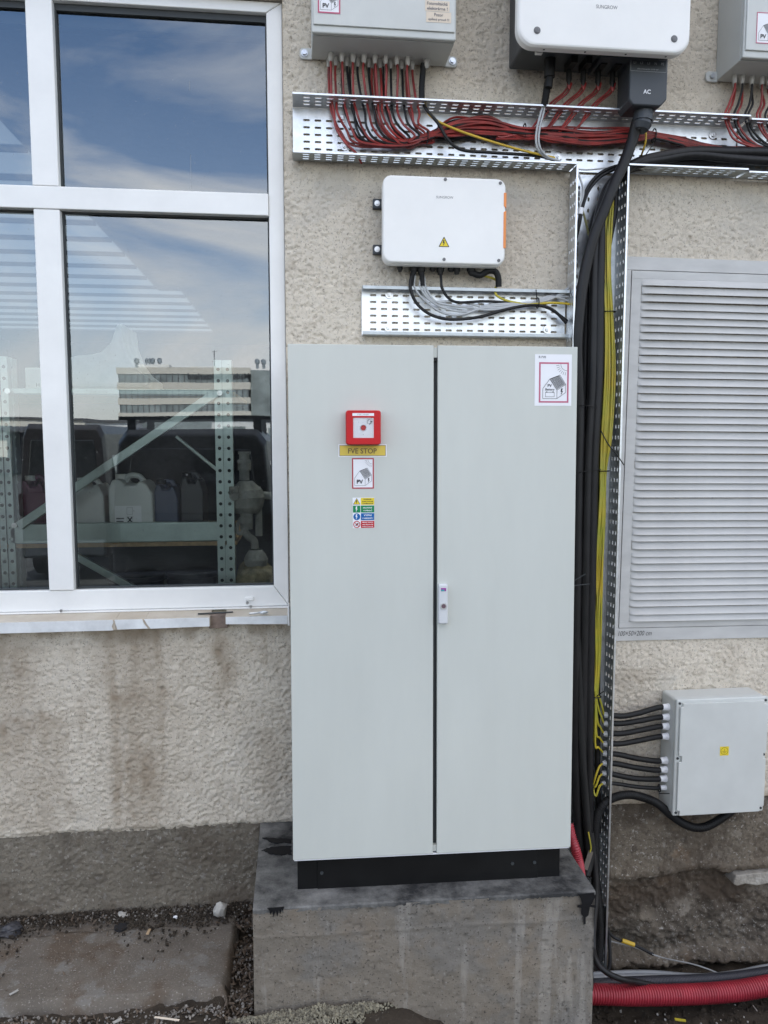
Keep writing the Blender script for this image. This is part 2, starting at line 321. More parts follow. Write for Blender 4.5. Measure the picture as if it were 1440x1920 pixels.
# coating of the concrete base: bitumen worn to grey
M_coat = bpy.data.materials.new('worn_bitumen'); t, b = nodes(M_coat); n = t.nodes; l = t.links.new; setc(b, (.1, .1, .1), .7)
tcx = n.new('ShaderNodeTexCoord'); nz = n.new('ShaderNodeTexNoise'); nz.inputs['Scale'].default_value = 4.5; nz.inputs['Detail'].default_value = 10; nz.inputs['Roughness'].default_value = .72; l(tcx.outputs['Object'], nz.inputs['Vector'])
r = n.new('ShaderNodeValToRGB'); r.color_ramp.elements[0].position = .40; r.color_ramp.elements[0].color = (.018, .018, .018, 1); r.color_ramp.elements[1].position = .66; r.color_ramp.elements[1].color = (.21, .205, .19, 1)
l(nz.outputs['Fac'], r.inputs['Fac']); l(r.outputs['Color'], b.inputs['Base Color'])
nb = n.new('ShaderNodeTexNoise'); nb.inputs['Scale'].default_value = 120; l(tcx.outputs['Object'], nb.inputs['Vector'])
bp = n.new('ShaderNodeBump'); bp.inputs['Distance'].default_value = .002; l(nb.outputs['Fac'], bp.inputs['Height']); l(bp.outputs['Normal'], b.inputs['Normal'])

# ------------------------------------------------------------------ numpy noise for relief
def vnoise(x, y, s, seed):
    x = np.asarray(x) / s; y = np.asarray(y) / s
    xi = np.floor(x).astype(int); yi = np.floor(y).astype(int); fx = x - xi; fy = y - yi
    fx = fx * fx * fx * (fx * (fx * 6 - 15) + 10); fy = fy * fy * fy * (fy * (fy * 6 - 15) + 10)
    T = np.random.default_rng(seed).random((512, 512))
    g = lambda a, b: T[a % 512, b % 512]
    return (g(xi, yi) * (1 - fx) + g(xi + 1, yi) * fx) * (1 - fy) + (g(xi, yi + 1) * (1 - fx) + g(xi + 1, yi + 1) * fx) * fy - .5
def sstep(a, b, x):
    t = np.clip((x - a) / (b - a), 0, 1); return t * t * (3 - 2 * t)
def grid(name, xs, zs, Y, mat, parent=None, keep=None, attr=None, axis='xz', flip=False):
    X, Z = np.meshgrid(xs, zs); nx, nz = len(xs), len(zs)
    H = Y(X, Z)
    co_ = np.stack([X, H, Z], -1) if axis == 'xz' else np.stack([X, Z, H], -1)
    idx = np.arange(nx * nz).reshape(nz, nx)
    q = np.stack([idx[:-1, :-1], idx[:-1, 1:], idx[1:, 1:], idx[1:, :-1]], -1).reshape(-1, 4)
    if keep is not None:
        cx = (X[:-1, :-1] + X[1:, 1:]) / 2; cz = (Z[:-1, :-1] + Z[1:, 1:]) / 2
        q = q[keep(cx, cz).reshape(-1)]
    V = co_.reshape(-1, 3)
    used = np.unique(q); rem = np.full(len(V), -1); rem[used] = np.arange(len(used)); V = V[used]; q = rem[q]
    me = bpy.data.meshes.new(name); me.vertices.add(len(V)); me.vertices.foreach_set('co', V.astype(np.float32).ravel())
    me.loops.add(q.size); me.loops.foreach_set('vertex_index', q.astype(np.int32).ravel())
    me.polygons.add(len(q)); me.polygons.foreach_set('loop_start', np.arange(0, q.size, 4, dtype=np.int32))
    me.polygons.foreach_set('use_smooth', np.ones(len(q), dtype=bool)); me.update(calc_edges=True); me.validate()
    if attr:
        for k, f in attr.items():
            a = me.attributes.new(k, 'FLOAT', 'POINT'); a.data.foreach_set('value', f(X, Z).reshape(-1)[used].astype(np.float32))
    o = bpy.data.objects.new(name, me); COL.objects.link(o); me.materials.append(mat)
    if parent: o.parent = parent
    return o

# ------------------------------------------------------------------ ground
def gh(x, y):
    low = sstep(.05, .55, x)                       # the soil falls away to the right, in front of the block
    low = np.where(y > -.66, sstep(.2, 1.0, x), low)
    z = -.045 - .30 * low - .12 * sstep(.9, 1.3, x) * sstep(-1.2, -.5, y)
    z = z - .05 * ((x > -.27) & (x < -.15) & (y > -.62))
    return z + .030 * vnoise(x, y, .19, 1) + .018 * vnoise(x, y, .06, 2) + .012 * vnoise(x, y, .025, 3)
tag(grid('ground', np.arange(-2.6, 3.4, .016), np.arange(-2.6, .12, .016), gh, M_dirt, axis='xy'), kind='structure')
mb = MB()
for a in ((-400, 400, -400, -2.55), (-400, -2.55, -2.55, .3), (3.35, 400, -2.55, .3)):
    mb.add([(a[0], a[2], -.06), (a[1], a[2], -.06), (a[1], a[3], -.06), (a[0], a[3], -.06)], [(0, 1, 2, 3)])
tag(mb.build('yard', M_asph), kind='structure')
def slab_h(x, y): return .0 + .006 * vnoise(x, y, .22, 5) + .004 * vnoise(x, y, .05, 6) - .02 * sstep(.01, .0, -.0 - y)
def slab(name, x0, x1, y0, y1, z, seed):
    xs = np.linspace(x0, x1, max(8, int((x1 - x0) / .012))); ys = np.linspace(y0, y1, max(8, int((y1 - y0) / .012)))
    def H(x, y):
        e = np.minimum(np.minimum(x - x0, x1 - x), np.minimum(y - y0, y1 - y)) + .018 * vnoise(x, y, .05, seed + 3)
        return z + .008 * vnoise(x, y, .22, seed) + .005 * vnoise(x, y, .05, seed + 1) - .12 * (1 - sstep(-.002, .016, e))
    return tag(grid(name, xs, ys, H, M_slab, axis='xy'), kind='structure')
slab('pavement', -2.5, -.262, -.52, -.11, 0, 21)
slab('pavement_edge', -2.5, -.255, -.125, .03, -.012, 31)
slab('pavement', -.44, .09, -1.25, -.625, -.035, 41)
slab('pavement', -2.5, -.47, -1.25, -.60, -.06, 51)

# ------------------------------------------------------------------ building
BLD = thing('building', 'beige roughcast industrial building wall with white window and dark grey plinth', 'building')
WX0, WX1, WZ0, WZ1 = -1.85, -.042, 1.195, 3.60
def relief(x, z):
    d = .0022 * vnoise(x, z, .014, 61) + .009 * vnoise(x, z, .30, 63)
    rough = .60 + .35 * sstep(1.6, .9, z)                                  # the dash coat is coarser low on the wall
    w1 = .012 * vnoise(x, z, .03, 66); w2 = .012 * vnoise(x, z, .03, 67)
    rdg = np.abs(vnoise(x + w1, z + w2, .0125, 64)); pit = sstep(.16, .36, vnoise(x + w1 + z * .35, z * 1.25 + w2, .0105, 62)); grain = sstep(.20, .40, vnoise(x - w2, z + w1, .0105, 69))
    return -(d * rough + .0022 * rough * np.clip(.2 - rdg, -.1, .2) - .0052 * pit + .0030 * rough * grain + .0030 * rough * vnoise(x, z, .0095, 68))
def plaster(x, z):
    y = relief(x, z)
    y = y + .008 * (1 - sstep(.335, .352, z + .012 * vnoise(x, z * 0, .03, 65)))
    return y
def stain(x, z):
    s = np.zeros_like(x); n_ = vnoise(x, z, .09, 71) + .6 * vnoise(x, z * .25, .03, 72) + .5 * vnoise(x, z, .025, 73)
    def streak(xc, wd, top, ln, amt):
        f = np.exp(-((x - xc - .02 * vnoise(x * 0, z, .2, 74)) / wd) ** 2) * sstep(top - ln, top - ln * .45, z) * (z < top)
        return amt * f * np.clip(.85 + .45 * n_, 0, 1.25)
    for a in ((-.745, .035, 1.20, 1.15, .75), (-.645, .13, 1.20, 1.2, .7), (-.565, .035, 1.2, .95, .7), (-.315, .05, 1.2, .42, .6), (-1.15, .16, 1.2, .7, .5), (-.70, .16, .95, .65, .35),
              (-.12, .06, .75, .5, .3), (1.44, .09, .95, .65, .3), (1.75, .2, .5, .3, .35)): s = np.maximum(s, streak(*a))
    s = np.maximum(s, .55 * (x < -.02) * sstep(1.12, 1.19, z + .05 * n_) * (z < 1.21) * np.clip(.7 + n_, 0, 1))
    s = s + .28 * sstep(.06, .34, vnoise(x, z, .55, 75) + .35 * n_) * (z < 1.1)
    s = s + .12 * sstep(.0, .4, n_ + vnoise(x, z, .8, 76)) * sstep(2.4, 1.0, z)
    s = np.where((x > 1.3) & (z < .42), np.maximum(s, .55 * sstep(.42, .34, z + .05 * n_)), s)
    return np.clip(s, 0, .9)
ST = .0050
xs = np.concatenate([np.arange(-1.45, -.042 - ST, ST), np.arange(-.042, 2.20, ST)]); zs = np.concatenate([np.arange(.335, 1.195 - ST, ST), np.arange(1.195, 3.6 - ST, ST), np.arange(3.6, 3.9, ST)])
grid('wall', xs, zs, plaster, M_plaster, BLD, keep=lambda x, z: ~((x < WX1) & (z > WZ0) & (z < WZ1)), attr={'stain': stain})
xa_, za_ = float(xs[0]), float(zs[-1])
for gx, gz_ in ((np.append(np.arange(-2.8, -1.85, .01), -1.85), np.arange(.335, 3.9, .01)), (np.append(np.arange(-1.85, xa_, .01), xa_), np.append(np.arange(.335, 1.195, .01), 1.195)), (np.append(np.arange(-1.85, xa_, .01), xa_), np.arange(3.6, 3.9, .01)), (np.append(np.arange(float(xs[-1]), 3.3, .01), 3.3), np.arange(.335, 3.9, .01))):
    grid('wall', gx, gz_, plaster, M_plaster, BLD, attr={'stain': stain})
mb = MB()
def fq(x0, x1, z0, z1): mb.add([(x0, 0, z0), (x1, 0, z0), (x1, 0, z1), (x0, 0, z1)], [(0, 1, 2, 3)])
xr, zt = float(xs[-1]), float(zs[-1])
fq(-9, -2.8, .33, 10); fq(-2.8, WX0, zt, 10); fq(3.3, 11, .33, 10); fq(xr, 3.3, zt, 10); fq(WX0, xr, zt, 10); 
mb.box(-9, WX0, .02, .30, .3, 10); mb.box(WX1, 11, .03, .30, .3, 10); mb.box(WX0, WX1, .03, .30, WZ1 + .003, 10); mb.box(WX0, WX1, .03, .30, .3, WZ0 - .003)  # unseen upper facade raised so its shadow cuts light bounced off the yard
mb.box(-9, -8.8, .3, 22, .3, 7); mb.box(10.8, 11, .3, 22, .3, 7); mb.box(-9, 11, 22, 22.3, .3, 7)
# reveals and the lower edge of the plaster
mb.add([(WX1, -.002, WZ0), (WX1, .2, WZ0), (WX1, .2, WZ1), (WX1, -.002, WZ1)], [(0, 1, 2, 3)])
mb.add([(WX0, -.002, WZ1), (WX1, -.002, WZ1), (WX1, .2, WZ1), (WX0, .2, WZ1)], [(0, 1, 2, 3)])
mb.build('wall_core', M_plaster, BLD)
mb = MB(); mb.box(-8.8, 10.8, .3, 22, .1, .2); mb.build('floor', M_int, BLD)
mb = MB(); mb.box(-8.8, 10.8, 21.9, 21.99, .2, 5); mb.box(-8.79, -8.7, .3, 22, .2, 5); mb.box(10.7, 10.79, .3, 22, .2, 5); mb.build('interior_wall', M_int, BLD)
# roof: opaque deck with a stepped field of translucent sheets between purlins
zr = 4.9
pA, pB = atz(296, 544, zr), atz(400, 625, zr); y_step = atz(345, 548, zr).y; xA = atz(296, 545, zr).x; xB = atz(401, 625, zr).x; yB = pB.y; y0 = atz(200, 380, zr).y - 2.6
mb = MB()
mb.box(xB, 10.8, 2.4, 22, zr + .02, zr + .2); mb.box(4.0, 10.8, .3, 2.4, zr + .02, zr + .2); mb.box(xB, 4.0, .3, .5, zr + .02, zr + .2); mb.box(-8.8, xB, yB, 22, zr + .02, zr + .2); mb.box(xA, xB, .3, y_step, zr + .02, zr + .2); mb.box(-8.8, xA, .3, y0, zr + .02, zr + .2)
mb.build('roof', M_int, BLD)
m_ = MB(); m_.box(xB + .01, 3.99, .51, 2.39, zr + .05, zr + .055); m_.build('skylight', M_sky_added, BLD)  # out-of-view skylight, added to brighten the rack behind the window
nrow = 16; ys = np.linspace(y0, yB, nrow + 1)
for k in range(nrow):
    xe = xA if (ys[k] + ys[k + 1]) / 2 < y_step else xB
    m_ = MB(); m_.box(-8.8, xe, ys[k] + .02, ys[k + 1] - .02, zr + .05, zr + .055); m_.build('skylight', M_sky, BLD)
    m_ = MB(); m_.box(-8.8, xe, ys[k] - .0195, ys[k] + .0195, zr - .01, zr + .10); m_.build('purlin', M_roofg, BLD)
# plinth (base course) of the building
def socle(x, z):
    n_ = vnoise(x, z, .12, 81)
    y = .006 + relief(x * 1.0 + 5, z) * 1.0 + .004 * vnoise(x, z, .045, 90) * (x > 1.0)
    right = sstep(1.02, 1.1, x)
    edge = .0 + .03 * vnoise(x, z * 0, .12, 82) + .015 * vnoise(x, z * 0, .03, 83)
    lower = 1 - sstep(edge - .035, edge + .0, z)
    deep = .045 + .05 * vnoise(x, z, .16, 84) + .024 * vnoise(x, z, .07, 85) + .018 * vnoise(x, z, .022, 89) + .010 * vnoise(x, z, .012, 92) + .07 * np.exp(-((x - 1.42) / .10) ** 2 - ((z + .36) / .06) ** 2) - .05 * np.exp(-((x - 1.62) / .16) ** 2 - ((z + .27) / .09) ** 2) - .06 * np.exp(-((z + .43) / .04) ** 2)
    y = y + right * lower * deep - right * .012 * np.exp(-((z - edge - .02) / .02) ** 2)
    y = np.where(x < .9, y - .012 * (1 - sstep(-.005, .09, z + .02 * n_)), y)
    return y
def sstain(x, z):
    n_ = vnoise(x, z, .11, 86) + .6 * vnoise(x, z, .03, 87)
    s = .45 * sstep(-.1, .4, n_ + .6 * vnoise(x, z, .4, 88)) + .12 * (x > 1.02)
    s = s + .4 * (x > 1.0) * np.exp(-((z + .13) / .09) ** 2)
    s = s - .8 * (x > 1.0) * np.exp(-((x - 1.66) / .2) ** 2 - ((z + .27) / .08) ** 2)
    return np.clip(s, 0, .95)
M_found = dirty('crumbling_foundation', (.20, .168, .128), (.075, .056, .040), .95, 'stain', [(3.2, .50, (.085, .070, .054), .75), (7, .57, (.30, .265, .215), .6), (16, .60, (.06, .048, .037), .7), (5, .60, (.19, .125, .075), .6), (34, .60, (.36, .335, .29), .55), (75, .605, (.50, .475, .43), .75), (130, .585, (.045, .037, .03), .6)], .008, 120, .3, 4)
grid('base_course', np.arange(-1.8, .95, .0062), np.arange(-.40, .347, .0062), socle, M_socle, BLD, attr={'stain': sstain})
grid('base_course', np.arange(.95, 2.5, .0058), np.arange(-.85, .347, .0058), socle, M_found, BLD, attr={'stain': sstain})
mb = MB(); mb.box(-9, -1.8, .008, .3, -.8, .33); mb.box(2.495, 11, .008, .3, -.8, .33); mb.box(-2.6, 2.9, .2, .3, -.8, .33); mb.build('base_course', M_socle, BLD)

# window: frame rails, mullion, transom, panes, gaskets, sill
def rail(pts, y0, y1, parent=BLD, name='frame_rail', mat=None, bev=.004):
    m_ = MB(); m_.prism(pts, y0, y1); return m_.build(name, mat or M_white, parent, bev)
win = rail([(WX1 - .061, 1.334), (WX1, 1.25), (WX1, 3.597), (WX1 - .061, 3.556)], .035, .10, BLD, 'window')
rail([(WX0, 1.25), (WX1 - .0008, 1.25), (WX1 - .0618, 1.3335), (WX0 + .061, 1.3335)], .035, .10, win)
rail([(WX0 + .061, 3.557), (WX1 - .0618, 3.557), (WX1 - .0008, 3.597), (WX0, 3.597)], .035, .10, win)
rail([(WX0, 1.252), (WX0 + .06, 1.335), (WX0 + .06, 3.556), (WX0, 3.597)], .035, .10, win)
rail([(-.985, 1.3345), (-.889, 1.3345), (-.889, 2.800), (-.985, 2.800)], .028, .098, win, 'mullion')
rail([(-.985, 2.886), (-.889, 2.886), (-.889, 3.5555), (-.985, 3.5555)], .028, .098, win, 'mullion')
rail([(WX0 + .0605, 2.801), (WX1 - .0615, 2.801), (WX1 - .0615, 2.885), (WX0 + .0605, 2.885)], .026, .098, win, 'transom')
rail([(WX0, 1.244), (WX1, 1.244), (WX1, 1.2492), (WX0, 1.2492)], .020, .10, win, 'drip_rail', bev=.001)
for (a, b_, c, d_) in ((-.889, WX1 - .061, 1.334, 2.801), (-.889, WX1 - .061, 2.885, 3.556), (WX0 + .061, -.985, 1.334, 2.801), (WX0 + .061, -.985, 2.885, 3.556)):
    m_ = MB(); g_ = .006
    m_.box(a, a + g_, .058, .074, c, d_); m_.box(b_ - g_, b_, .058, .074, c, d_); m_.box(a + g_, b_ - g_, .058, .074, c, c + g_); m_.box(a + g_, b_ - g_, .058, .074, d_ - (.024 if d_ > 3 else g_), d_)  # upper panes: top seal deepened to stand in for the dark reflection of the reveal
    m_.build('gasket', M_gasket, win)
    m_ = MB(); m_.add([(a, .072, c), (b_, .072, c), (b_, .072, d_), (a, .072, d_)], [(0, 1, 2, 3)]); m_.build('pane', M_glass, win)
for px, ya, yb in ((355, 152, 170), (357.5, 290, 352)):
    m_ = MB(); m_.tube([at(px, ya, .0705), at(px + .6, yb, .0705)], .0005, 5); m_.build('glass_scratch', M_grey, win)  # scratch on the upper pane, built as a thin grey strand
m_ = MB(); zz = WZ1 - .045
m_.box(WX0, WX1, .11, .16, 3.50, 3.66); m_.build('top_shade_box', M_gasket, BLD)  # dark box put behind the glass top to stand in for its shaded strip
m_ = MB(); p = at(468, 1122, .035); m_.box(p.x - .017, p.x + .017, .028, .036, p.z - .008, p.z + .007); m_.build('drain_cap', M_white, win, .003)
for px, py in ((115, 1145), (464, 1130), (470, 1137)):
    p = at(px, py, .02); m_ = MB(); m_.cyl((p.x, .017, p.z), (p.x, .021, p.z), .006); m_.build('screw', M_steel, win)
# sill with broken front edge
sill = MB()
def sillseg(x0, x1, zf0, zf1):
    n_ = 24; vs_ = []
    for i in range(n_ + 1):
        x = x0 + (x1 - x0) * i / n_; w1 = .0015 * math.sin(x * 37) + .001 * math.sin(x * 113); zb = zf0 + (zf1 - zf0) * i / n_
        vs_ += [(x, .022, 1.243), (x, -.058 + w1, 1.233 + w1), (x, -.061 + w1, 1.228), (x, -.061 + w1, zb), (x, .02, zb)]
    f = []
    for i in range(n_):
        for k in range(4): f.append((i * 5 + k, i * 5 + k + 1, i * 5 + k + 6, i * 5 + k + 5))
    f.append((4, 3, 2, 1, 0)); e = n_ * 5; f.append((e, e + 1, e + 2, e + 3, e + 4))
    m_ = MB(); m_.add(vs_, f); return m_
s0 = sillseg(WX0, -.7135, 1.188, 1.191).build('window_sill', M_sill, BLD)
sillseg(-.712, -.60, 1.191, 1.193).build('sill_piece', M_sill, s0)
sillseg(-.599, -.352, 1.192, 1.196).build('sill_piece', M_sill, s0); sillseg(-.292, -.046, 1.203, 1.196).build('sill_piece', M_sill, s0)
mb = MB()
for O in ([(WX0, 1.189), (-.722, 1.190), (-.728, 1.205), (-.721, 1.222), (-.724, 1.231), (WX0, 1.231)], [(-.706, 1.193), (-.592, 1.194), (-.606, 1.215), (-.612, 1.231), (-.716, 1.231), (-.712, 1.212)], [(-.580, 1.193), (-.354, 1.196), (-.354, 1.231), (-.604, 1.231), (-.594, 1.212)], [(-.290, 1.203), (-.048, 1.197), (-.048, 1.231), (-.290, 1.231)]): mb.prism(O, -.0645, -.0608)
mb.build('sill_paint', M_sillp, s0)
mb = MB(); mb.box(-.36, -.285, -.038, .02, 1.18, 1.2365); mb.build('broken_edge', M_brick, s0, .004)
mb = MB(); mb.box(-.047, WX1 + .002, -.063, .03, 1.19, 1.262); mb.build('sill_end', M_white, s0, .001)
# debris lying on the sill
p0, p1 = atz(371, 1150, 1.242), atz(437, 1147, 1.242); mb = MB(); mb.bar((p0.x, p0.y, 1.2405), (p1.x, p1.y, 1.2415), .012, .003, (0, 0, 1))
tag(mb.build('metal_strip', M_gasket), 'short flat dark metal strip lying on the window sill', 'metal strip')
p0 = atz(467, 1150, 1.245); mb = MB(); mb.tube([(p0.x, p0.y, 1.244), (p0.x + .03, p0.y + .004, 1.245), (p0.x + .055, p0.y + .012, 1.247), (p0.x + .07, p0.y + .004, 1.247), (p0.x + .055, p0.y - .006, 1.246), (p0.x + .045, p0.y - .002, 1.246)], .0042, 8)
tag(mb.build('wall_hook', M_galv), 'small bent steel hook lying at the right end of the window sill', 'hook')

# ------------------------------------------------------------------ cabinet frame of reference
CR = Matrix.Translation((-.0315, -.510, .459)) @ Matrix.Rotation(R(-1.29), 4, 'Z') @ Matrix.Rotation(R(-1.56), 4, 'X')
CI = CR.inverted()
def cab(px, py, off=0.0):                  # photo point -> cabinet coordinates on its front (local y = off)
    o = CI @ CAM; d = CI.to_3x3() @ ray(px, py); q = o + d * ((off - o.y) / d.y); return q.x, q.z
def cabm(x, z, y=0.0): return CR @ Matrix.Translation((x, y, z))
CW, CH, CD = 1.0, 1.7925, .40
C = thing('electrical_cabinet', 'tall light grey two-door electrical cabinet on a black plinth', 'cabinet', mat=CR)
mb = MB(); mb.box(.006, .994, .024, CD, .004, CH - .004); mb.build('body', M_cab, C, .003, local=True)
gx0, gx1 = cab(812.5, 1100)[0], cab(820, 1100)[0]
for x0, x1 in ((0, gx0), (gx1, CW)):
    m_ = MB(); m_.box(x0, x1, 0, .020, 0, CH); m_.build('door', M_cab, C, .0022, local=True, segs=3)
m_ = MB(); m_.box(gx0 - .01, gx1 + .01, .0205, .0235, .03, CH - .045); m_.build('door_gasket', M_gasket, C, local=True)
m_ = MB(); m_.box(gx0 + .0005, gx1 - .0005, .008, .023, CH - .040, CH - .008); m_.box(gx0 + .0005, gx1 - .0005, .008, .023, .006, .028); m_.build('locking_rod', M_cab, C, local=True)
m_ = MB(); m_.box(gx0 + .0005, gx1 - .0005, .006, .022, CH - .052, CH - .041); m_.build('rod_guide', M_black, C, local=True)
m_ = MB(); m_.box(.004, .996, .006, .03, -.006, -.001); m_.build('bottom_rail', M_signw, C, local=True)
# handle
M_hand = mk('handle_grey', (.60, .61, .61), .4, var=.04)
hx0, hz1 = cab(821, 1094); hx1, hz0 = cab(838, 1168)
mb = MB(); mb.prism(rrect(hx0, hx1, hz0, hz1, .006, 4), -.022, -.0005, .005); hd = mb.build('handle', M_hand, C, .001, local=True)
xc = (hx0 + hx1) / 2; zl = cab(829, 1134)[1]
mb = MB(); mb.cyl((xc, -.026, zl), (xc, -.0205, zl), .0105, n=18); mb.build('lock_cylinder', M_steel, hd, local=True)
mb = MB(); mb.cyl((xc, -.0268, zl), (xc, -.0262, zl), .0075, n=18); mb.build('keyway', mk('lock_core', (.16, .10, .12), .5, .4), hd, local=True)
zq = cab(829, 1106)[1]
mb = MB(); mb.box(xc - .009, xc + .009, -.0230, -.0222, zq - .001, zq + .010); mb.build('logo', M_purple, hd, local=True)
mb = MB(); mb.box(xc - .0085, xc + .003, -.0236, -.0232, zq - .0005, zq + .005); mb.build('logo', M_teal, hd, local=True)
# plinth
mb = MB(); mb.box(.014, .968, .022, CD, -.125, -.006); pl = mb.build('plinth', M_plinth, C, .003, local=True)
mb = MB(); mb.box(.085, .885, .0185, .0215, -.122, -.010); mb.build('plinth_panel', M_plinth, pl, .0015, local=True)
for x in (.10, .79, .872):
    m_ = MB(); m_.cyl((x, .015, -.06), (x, .0184, -.06), .006, n=10); m_.build('bolt', M_gasket, pl, local=True)

# ------------------------------------------------------------------ flat signs: outline pieces and lettering
def txt(s, w=None, h=None, bold=0.0, shear=0.0, space=1.0, res=3):
    cu = bpy.data.curves.new('lettering', 'FONT'); cu.body = s; cu.size = 1; cu.align_x = 'CENTER'; cu.align_y = 'CENTER'; cu.resolution_u = res; cu.offset = bold; cu.shear = shear; cu.space_character = space
    o = bpy.data.objects.new('lettering', cu); COL.objects.link(o); dg = bpy.context.evaluated_depsgraph_get()
    me = bpy.data.meshes.new_from_object(o.evaluated_get(dg)); bpy.data.objects.remove(o); bpy.data.curves.remove(cu)
    V = [tuple(v.co) for v in me.vertices]; F = [tuple(p.vertices) for p in me.polygons]; bpy.data.meshes.remove(me)
    xs_ = [v[0] for v in V]; ys_ = [v[1] for v in V]; W = max(xs_) - min(xs_); H = max(ys_) - min(ys_); mx_ = (max(xs_) + min(xs_)) / 2; my = (max(ys_) + min(ys_)) / 2
    sx_ = (w / W) if w else h / H; sy_ = (h / H) if h else sx_
    return [((v[0] - mx_) * sx_, (v[1] - my) * sy_) for v in V], F
class Flat:
    """pieces of print lying on a plate whose lower left corner is (0, 0); y is the distance in front of the mount"""
    def __init__(s, root, y, o=(0, 0), local=True): s.root = root; s.y = y; s.o = o; s.lay = {}; s.local = local
    def m(s, name, mat, layer=1):
        k = (name, mat.name, layer)
        if k not in s.lay: s.lay[k] = (MB(), name, mat, layer)
        return s.lay[k]
    def poly(s, name, mat, pts, layer=1):
        mb_, _, _, ly = s.m(name, mat, layer); y = s.y - .0005 * ly
        mb_.add([(s.o[0] + a, y, s.o[1] + b) for a, b in pts], [tuple(range(len(pts)))])
    def rect(s, name, mat, x0, x1, z0, z1, layer=1): s.poly(name, mat, [(x0, z0), (x1, z0), (x1, z1), (x0, z1)], layer)
    def frame(s, name, mat, x0, x1, z0, z1, t, layer=1):
        s.rect(name, mat, x0, x1, z0, z0 + t, layer); s.rect(name, mat, x0, x1, z1 - t, z1, layer); s.rect(name, mat, x0, x0 + t, z0 + t, z1 - t, layer); s.rect(name, mat, x1 - t, x1, z0 + t, z1 - t, layer)
    def line(s, name, mat, pts, wd, layer=2):
        for (a, b), (c, d) in zip(pts[:-1], pts[1:]):
            L_ = math.hypot(c - a, d - b); nx_, nz_ = -(d - b) / L_ * wd / 2, (c - a) / L_ * wd / 2
            s.poly(name, mat, [(a + nx_, b + nz_), (a - nx_, b - nz_), (c - nx_, d - nz_), (c + nx_, d + nz_)], layer)
    def disc(s, name, mat, x, z, r, layer=1, n=28): s.poly(name, mat, [(x + r * math.cos(2 * math.pi * k / n), z + r * math.sin(2 * math.pi * k / n)) for k in range(n)], layer)
    def ring(s, name, mat, x, z, r, wd, layer=2, n=32): s.line(name, mat, [(x + r * math.cos(2 * math.pi * k / n), z + r * math.sin(2 * math.pi * k / n)) for k in range(n + 1)], wd, layer)
    def text(s, mat, st, x, z, w=None, h=None, bold=.0, layer=3, **k):
        V, F = txt(st, w, h, bold, **k); mb_, _, _, ly = s.m('lettering', mat, layer); y = s.y - .0005 * ly
        mb_.add([(s.o[0] + x + a, y, s.o[1] + z + b) for a, b in V], F)
    def done(s):
        for mb_, name, mat, ly in s.lay.values(): mb_.build(name, mat, s.root, local=s.local)
BOLT = [(.15, 1), (.75, 1), (.45, .58), (.85, .58), (.35, .12), (.48, .12), (.22, 0), (.08, .2), (.2, .17), (.38, .44), (0, .44)]
def bolt_pts(x, z, w, h): return [(x - w / 2 + a * w, z - h / 2 + b * h) for a, b in BOLT]
def house(f, x, z, w, h, mat, wd, battery=False):
    g = lambda a, b: (x + a * w, z + b * h)
    f.line('drawing', mat, [g(0, 0), g(.62, 0), g(.62, .36), g(.30, .83), g(0, .42), g(0, 0)], wd)
    f.line('drawing', mat, [g(.62, 0), g(1, .26), g(1, .60), g(.62, .36)], wd); f.line('drawing', mat, [g(.30, .83), g(.74, 1), g(1, .60)], wd)
    for k in range(11):
        a = .04 + k / 11.5; p0 = (.30 + (.62 - .30) * a, .83 + (.36 - .83) * a); p1 = (.74 + .26 * a, 1 - .40 * a); f.line('drawing', mat, [g(p0[0] + .02, p0[1] + .01), g(p1[0] - .03, p1[1] - .02)], wd * 1.3)
    for k in range(8):
        a = .06 + k * .125; f.line('drawing', mat, [g(.30 + .44 * a, .83 + .17 * a - .03), g(.62 + .38 * a - .02, .36 + .24 * a + .03)], wd * .6, 3)
    f.poly('drawing', mat, [g(.78 + a * .12, .17 + b * .26) for a, b in BOLT], 3)
    if battery:
        f.text(mat, 'PV', x + .30 * w, z + .55 * h, h=.12 * h, bold=.02); f.text(mat, 'Battery', x + .31 * w, z + .375 * h, w=.40 * w, bold=.012)
        f.frame('drawing', mat, x + .11 * w, x + .51 * w, z + .07 * h, z + .27 * h, wd * .9); f.rect('drawing', mat, x + .14 * w, x + .20 * w, z + .27 * h, z + .295 * h); f.rect('drawing', mat, x + .42 * w, x + .48 * w, z + .27 * h, z + .295 * h)
    else: f.text(mat, 'PV', x + .31 * w, z + .22 * h, h=.235 * h, bold=.025)
def sun_mark(f, x, z, r, mat, wd):
    f.line('drawing', mat, [(x - r * math.cos(R(a)), z - r * math.sin(R(a))) for a in range(0, 95, 10)], wd)
    for a in range(8, 90, 12):
        c, s_ = math.cos(R(a)), math.sin(R(a)); f.line('drawing', mat, [(x - r * 1.25 * c, z - r * 1.25 * s_), (x - r * 1.75 * c, z - r * 1.75 * s_)], wd)
def pv_sign(root, w, h, border, y=-.0006, ox=0, oz=0, t=.085):
    f = Flat(root, y, (ox, oz)); f.rect('backing', M_signw, 0, w, 0, h, 0); f.frame('border', border, 0, w, 0, h, w * t * .75, 1)
    house(f, w * .115, h * .10, w * .78, h * .58, M_ink, w * .011); sun_mark(f, w * .93, h * .95, w * .20, M_inkg, w * .011); f.done()
def plate(name, label, cat, px0, py0, px1, py1, group=None):
    x0, z1 = cab(px0, py0); x1, z0 = cab(px1, py1)
    return thing(name, label, cat, mat=cabm(x0, z0), group=group), x1 - x0, z1 - z0
